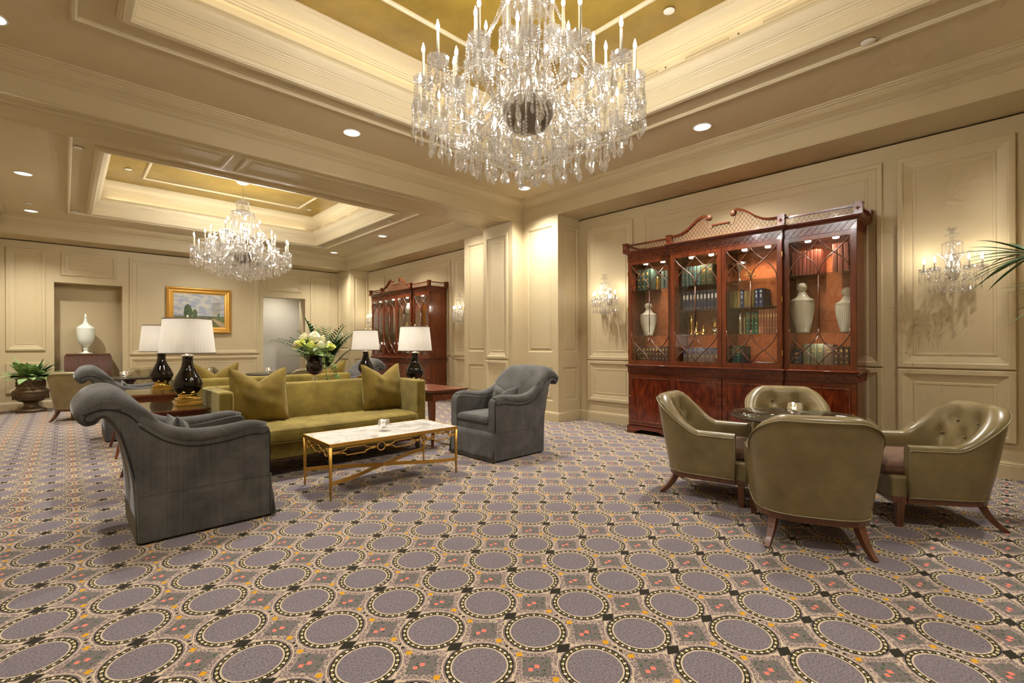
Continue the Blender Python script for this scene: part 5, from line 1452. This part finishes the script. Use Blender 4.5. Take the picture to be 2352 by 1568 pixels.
# ------------------------------------------------------------------ plants, painting, niche
def blade(mb,base,az,elev,L,W,curl=1.0,n=7,fold=.25,mi=0,twist=0.0):
    """a long leaf that arches over; returns nothing"""
    p=Vector(base); d=Vector((math.cos(az)*math.cos(elev),math.sin(az)*math.cos(elev),math.sin(elev))); side=Vector((-math.sin(az),math.cos(az),0))
    vv=[]; step=L/n
    for i in range(n+1):
        t=i/n; w=W*math.sin(PI*min(1,.10+t*.90))**.9*(1 if t<.98 else .05)
        up=d.cross(side)*-1
        vv+=[tuple(p+side*w+up*fold*w),tuple(p),tuple(p-side*w+up*fold*w)]
        p=p+d*step; d=(d+Vector((0,0,-curl*step*(.4+t)))).normalized()
    F=[]
    for i in range(n): F+=[(3*i,3*i+1,3*i+4,3*i+3),(3*i+1,3*i+2,3*i+5,3*i+4)]
    mb.add(vv,F,mi,True)
def frond(mb,base,az,elev,L,leafL=.22,n=16,curl=.9,stem=.006):
    p=Vector(base); d=Vector((math.cos(az)*math.cos(elev),math.sin(az)*math.cos(elev),math.sin(elev))); side=Vector((-math.sin(az),math.cos(az),0)); pts=[tuple(p)]
    N=20; step=L/N
    for i in range(N):
        p=p+d*step; d=(d+Vector((0,0,-curl*step*(.2+i/N)))).normalized(); pts.append(tuple(p))
        t=i/N
        if t>.25:
            for sg in (-1,1):
                ll=leafL*(1-.55*abs(t-.55)/.45); dd=(d*.75+side*sg*.85+Vector((0,0,.1))).normalized()
                q=Vector(pts[-1]); w=.017; vv=[]
                for k in range(5):
                    ww=w*(.5,1,.9,.55,.05)[k]; pr=side.cross(dd).normalized() if side.cross(dd).length>.01 else Vector((0,0,1))
                    nn=dd.cross(Vector((0,0,1))).normalized()
                    vv+=[tuple(q+nn*ww),tuple(q-nn*ww)]
                    q=q+dd*(ll/4); dd=(dd+Vector((0,0,-.28))).normalized()
                mb.add(vv,[(2*k,2*k+1,2*k+3,2*k+2) for k in range(4)],0,True)
    mb.tube(pts,[stem*(1-.8*i/len(pts)) for i in range(len(pts))],5)
rp=random.Random(5)
# bronze planter with broad leaves
t=thing('bronze_urn_planter','ornate bronze urn planter standing by the niche at far left','planter',(-.47,12.90,0),0)
MB().lathe([(0,0),(.215,0),(.225,.02),(.215,.05),(.15,.075),(.105,.11),(.095,.16),(.12,.19),(.17,.205),(.225,.25),(.25,.31),(.245,.36)],40).build('lower_bowl',M['bronze'],t)
MB().lathe([(.25,.36),(.262,.37),(.262,.40),(.22,.43),(.20,.46),(.20,.60),(.215,.63),(.255,.655),(.27,.67),(.255,.682),(.19,.68),(.18,.60),(0,.60)],40).build('neck',M['bronze'],t)
o=MB()
for k in range(18):
    a=2*PI*k/18
    c=(.238*math.cos(a),.238*math.sin(a)); s=Vector((-math.sin(a),math.cos(a),0)); q=Vector((c[0]*1.045,c[1]*1.045,0))
    o.tube([tuple(q+s*(.03*math.sin(u))+Vector((0,0,.29+.05*math.cos(u)))) for u in [2*PI*i/10 for i in range(10)]],.0055,4,closed=True)
    q=Vector((.203*math.cos(a),.203*math.sin(a),0))
    for sg in (-1,1): o.tube([tuple(q+s*(sg*-.034)+Vector((0,0,.49))),tuple(q+s*(sg*.034)+Vector((0,0,.58)))],.005,4)
    q=Vector((.262*math.cos(a),.262*math.sin(a),0)); o.tube([tuple(q*.97+s*.02+Vector((0,0,.655))),tuple(q*1.02-s*.02+Vector((0,0,.678)))],.008,4)
tag(o.build('relief_ornament',M['bronze'],t),kind='stuff')
MB().lathe([(0,.63),(.19,.63)],24).build('soil',M['soil'],t)
t=thing('leafy_plant','broad-leaved green plant growing in the bronze urn planter','plant',(-.47,12.90,.63),0)
for i in range(86):
    mb=MB(); az=rp.random()*2*PI; el=.05+1.2*rp.random(); L=.36+.22*rp.random()
    if math.sin(az)>.3: L*=.68
    blade(mb,(.05*math.cos(az),.05*math.sin(az),0),az,el+.12,L*.85,.072+.02*rp.random(),2.2+.9*(1.2-el),8,.16); mb.build('leaf',M['leaf'],t)
# palm at the doorway
t=thing('pot','dark ribbed pot holding the palm beside the doorway','pot',(4.75,12.0,0),0)
MB().lathe([(0,0),(.13,0),(.15,.02),(.19,.32),(.205,.36),(.195,.375),(.17,.36),(0,.34)],32,(0,0,0),0,True,(1,1),lambda i,z:1-.03*(i%2)).build('body',M['bronze'],t)
MB().lathe([(0,.342),(.17,.342)],20).build('soil',M['soil'],t)
def palm(label,loc,n,Lr,el=(.75,1.35),seed=3,az=None,leafL=.26):
    r_=random.Random(seed); t=thing('palm_plant',label,'plant',loc,0,'green palms')
    for i in range(n):
        mb=MB(); a=(2*PI*i/n+r_.random()*.5) if az is None else lerp(az[0],az[1],r_.random())
        frond(mb,(.03*math.cos(a),.03*math.sin(a),0),a,lerp(el[0],el[1],r_.random()),lerp(Lr[0],Lr[1],r_.random()),leafL,16,1.25); mb.build('frond',M['palm'],t)
    return t
palm('tall green palm standing beside the far doorway',(4.75,12.0,.342),44,(1.05,1.6),(1.0,1.52),3,None,.34)
# palm leaning in at the right edge
t=thing('pot','bronze pot of the palm outside the right edge','pot',(4.75,-.80,0),0)
MB().lathe([(0,0),(.14,0),(.16,.02),(.20,.4),(.215,.44),(.2,.45),(.17,.43),(0,.41)],32).build('body',M['bronze'],t)
MB().lathe([(0,.412),(.175,.412)],20).build('soil',M['soil'],t)
t=thing('palm_plant','palm reaching into the photo at the right edge, in front of the sconce','plant',(4.75,-.80,.412),0,'green palms')
fr_=[((-.10,.66,1.43),16,(.35,2.6)),((.25,.45,1.20),9,(.3,2.2)),((-.35,.30,1.05),9,(.8,3.2)),((.1,-.2,1.5),10,(0,6.28)),((-.3,-.3,1.2),10,(2.2,5.0))]
for (tip,n,azr) in fr_:
    mb=MB(); mb.tube(bez((0,0,0),(tip[0]*.1,tip[1]*.1,tip[2]*.5),(tip[0]*.6,tip[1]*.6,tip[2]*.9),tip,10),[.009-.0005*i for i in range(11)],6)
    for i in range(n):
        az=lerp(azr[0],azr[1],(i+.5)/n); el=.55-1.1*((i*5)%n)/n
        blade(mb,tip,az,el,.34+.14*((i*7)%5)/5,.0135,1.6+.6*((i*3)%4)/4,9,.3)
    mb.build('frond',M['palm'],t)

# flower arrangement on the console
t=thing('glass_vase','dark purple glass vase with clear foot on the console','vase',(2.29,6.02,.692),0); t.scale=(1.3,1.3,1.3)
V=MB().lathe([(.02,.145),(.05,.155),(.075,.19),(.082,.235),(.07,.28),(.05,.31),(.045,.33),(.042,.33),(.045,.31),(.06,.28),(.07,.235),(.06,.19),(.0,.16)],32)
M['aubergine']=simple('aubergine_glass',srgb(26,12,18),.05,0,.6,.1,coat=.5); V.build('bowl',M['aubergine'],t)
MB().lathe([(0,0),(.05,0),(.05,.006),(.02,.014),(.012,.03),(.026,.07),(.03,.1),(.012,.12),(.022,.15),(0,.15)],24).build('foot',M['crystal_clear'],t)
t=thing('flower_bouquet','cream roses with trailing greenery in the dark glass vase','flowers',(2.29,6.02,1.10),0); t.scale=(1.15,1.15,1.15)
def rose(loc,r,mat):
    mb=MB(); N=4
    for ring,(rad,nn,zz,op) in enumerate(((.25,3,.55,.25),(.55,5,.35,.5),(.85,6,.05,.8),(1.0,7,-.25,1.0))):
        for k in range(nn):
            a=2*PI*k/nn+ring*.6
            def fn(u,v):
                th=a+(u-.5)*2*PI/nn*1.5; b=v; rr=rad*(.35+.65*math.sin(b*PI/2))*(1-.12*(abs(u-.5)*2)**2); z=zz-.35+.75*b-(.25*op)*b*b
                return (r*rr*math.cos(th),r*rr*math.sin(th),r*z)
            mb.grid(fn,5,4)
    mb.lathe([(0,-.55*r),(.6*r,-.3*r),(.7*r,.0),(.3*r,.35*r),(0,.4*r)],10)
    o=mb.build('rose',M[mat],t); o.location=loc; o.rotation_euler=(rp.uniform(-.5,.5),rp.uniform(-.5,.5),rp.random()*6); return o
for (a,b,c) in ((-.14,-.02,.14),(-.06,-.07,.12),(.03,-.08,.12),(-.09,.03,.2),(.0,0,.22),(.08,.02,.18),(.14,-.06,.10),(.05,.09,.2),(-.02,-.04,.18),(-.15,.06,.12),(.16,.04,.12)):
    rose((a*1.1,b*1.1,c*1.1),.058,'petal' if rp.random()<.75 else 'petal2')
for i in range(34):
    mb=MB(); az=rp.random()*2*PI; blade(mb,(.02*math.cos(az),.02*math.sin(az),.02),az,rp.uniform(-.1,1.3),rp.uniform(.16,.32),rp.uniform(.022,.036),2.0,6,.15); mb.build('leaf',M['leaf'] if i%3 else M['leaf2'],t)
for i in range(9):
    mb=MB(); az=rp.uniform(-1.6,.5); p=(.03*math.cos(az),.03*math.sin(az),.02); pts=[p]
    for k in range(1,8): pts.append((p[0]+math.cos(az)*.03*k,p[1]+math.sin(az)*.03*k,p[2]+.05*k-.012*k*k+rp.uniform(-.01,.01)))
    mb.tube(pts,.002,4)
    for q in pts[2:]:
        for _ in range(5): mb.bead((q[0]+rp.uniform(-.02,.02),q[1]+rp.uniform(-.02,.02),q[2]+rp.uniform(-.02,.02)),.008,.008)
    mb.build('sprig',M['leaf2'],t)

# landscape painting in a gilt frame
def painting():
    t=thing('framed_painting','landscape painting in a wide gilt frame on the far wall','painting',(2.358,YW,1.56),0)
    W,H=.66,1.075
    mp=lambda u,v,h:(u,-h,v)
    rings(MB(),mp,-W,W,0,H,[(0,.002),(0,.05),(.012,.062),(.03,.066),(.045,.052),(.05,.04),(.075,.036),(.08,.042),(.092,.042),(.10,.034),(.135,.026),(.14,.02),(.145,.02)],False).build('gilt_frame',M['gilt'],t)
    orn=MB(); n=46
    for i in range(n):
        for (p0,p1) in (((-W+.025,.02),(W-.025,.02)),((-W+.025,H-.02),(W-.025,H-.02))):
            u=lerp(p0[0],p1[0],i/(n-1)); s=.006+.004*(i%2); orn.bead((u,-.066,p0[1]),.011,s)
        if i<38:
            for x in (-W+.02,W-.02): orn.bead((x,-.066,lerp(.03,H-.03,i/37)),.010,.012)
    tag(orn.build('frame_carving',M['gilt'],t),kind='stuff')
    m=NT('landscape_canvas'); tc=m.coord('Object'); sp=m.n('SeparateXYZ'); m.put(sp.inputs[0],tc); u=m.x(sp.outputs[0]); v=m.x(sp.outputs[2])
    mv=m.n('Mapping'); m.put(mv.inputs[0],tc); mv.inputs['Scale'].default_value=(2.2,1,6.5)
    cl=m.noise(mv.outputs[0],2.0,5,.6,.4); fine=m.noise(tc,26,4,.6)
    sky=m.ramp(cl+v*.05,[(.36,srgb(138,146,168)),(.5,srgb(156,160,166)),(.58,srgb(184,180,166)),(.72,srgb(198,191,172))])
    c=sky
    hz=.40+0.0
    ground=m.ramp(m.noise(mv.outputs[0],3,4),[(.35,srgb(84,98,58)),(.6,srgb(118,118,76)),(.8,srgb(98,112,66))])
    c=m.mix(v.lt(hz),c,ground)
    c=m.mix(v.band(hz-.012,hz+.012),c,srgb(112,112,108))
    path=((u-.34)+(v-.30)*1.5).abs().lt((.36-v)*.55+.02)*v.lt(.345)
    c=m.mix(path,c,m.ramp(fine,[(.3,srgb(160,138,108)),(.7,srgb(186,164,130))]))
    def tree(cx0,cz,rx,rz,soft_):
        e=(((u-cx0)/rx)*((u-cx0)/rx)+((v-cz)/rz)*((v-cz)/rz)).sqrt()+(fine-.5)*soft_
        return e.lt(1.0)
    dk=m.ramp(fine,[(.35,srgb(56,70,46)),(.65,srgb(92,104,68))])
    c=m.mix(tree(-.235,.50,.085,.17,.7),c,dk); c=m.mix(tree(-.10,.46,.05,.11,.7),c,dk)
    c=m.mix(tree(.345,.60,.10,.19,2.6)*.55,c,srgb(140,134,104)); c=m.mix(tree(.395,.42,.022,.07,.6),c,srgb(84,110,80))
    M['canvas']=m.surf(m.pbr(c,.5,0,.3))
    mb=MB(); mb.box(-W+.143,W-.143,-.019,-.012,.143,H-.143); mb.build('canvas',M['canvas'],t)
painting()

# ribbed cabinet and urn in the niche
t=thing('niche_cabinet','ribbed wooden cabinet standing in the far left niche','cabinet',(.365,YW+.17,0),0)
mb=MB(); mb.box(-.375,.375,-.17,.20,0,1.045); 
for i in range(60):
    x=-.37+i*.74/59; mb.tube([(x,-.17,.02),(x,-.17,1.04)],.0055,4)
mb.build('body',M['ribwood'],t)
mb=MB(); mb.cbox(-.355,.355,-.16,.19,1.045,1.09,.004); mb.build('top',M['ribwood'],t)
t=thing('lidded_urn','pale celadon lidded urn on the ribbed niche cabinet','urn',(.325,YW+.17,1.09),0)
MB().lathe([(0,0),(.10,0),(.115,.004),(.115,.014),(.06,.022),(.035,.05),(.03,.08),(.05,.10),(.05,.115),(.03,.125),(.05,.14),(.10,.20),(.135,.29),(.148,.40),(.15,.53)],40).build('body',M['celadon'],t)
MB().lathe([(.152,.53),(.155,.54),(.14,.56),(.10,.60),(.05,.64),(.03,.69),(.02,.76),(.02,.78),(.032,.79),(.02,.805),(.016,.82),(.014,.845),(0,.858)],40).build('lid',M['celadon'],t)
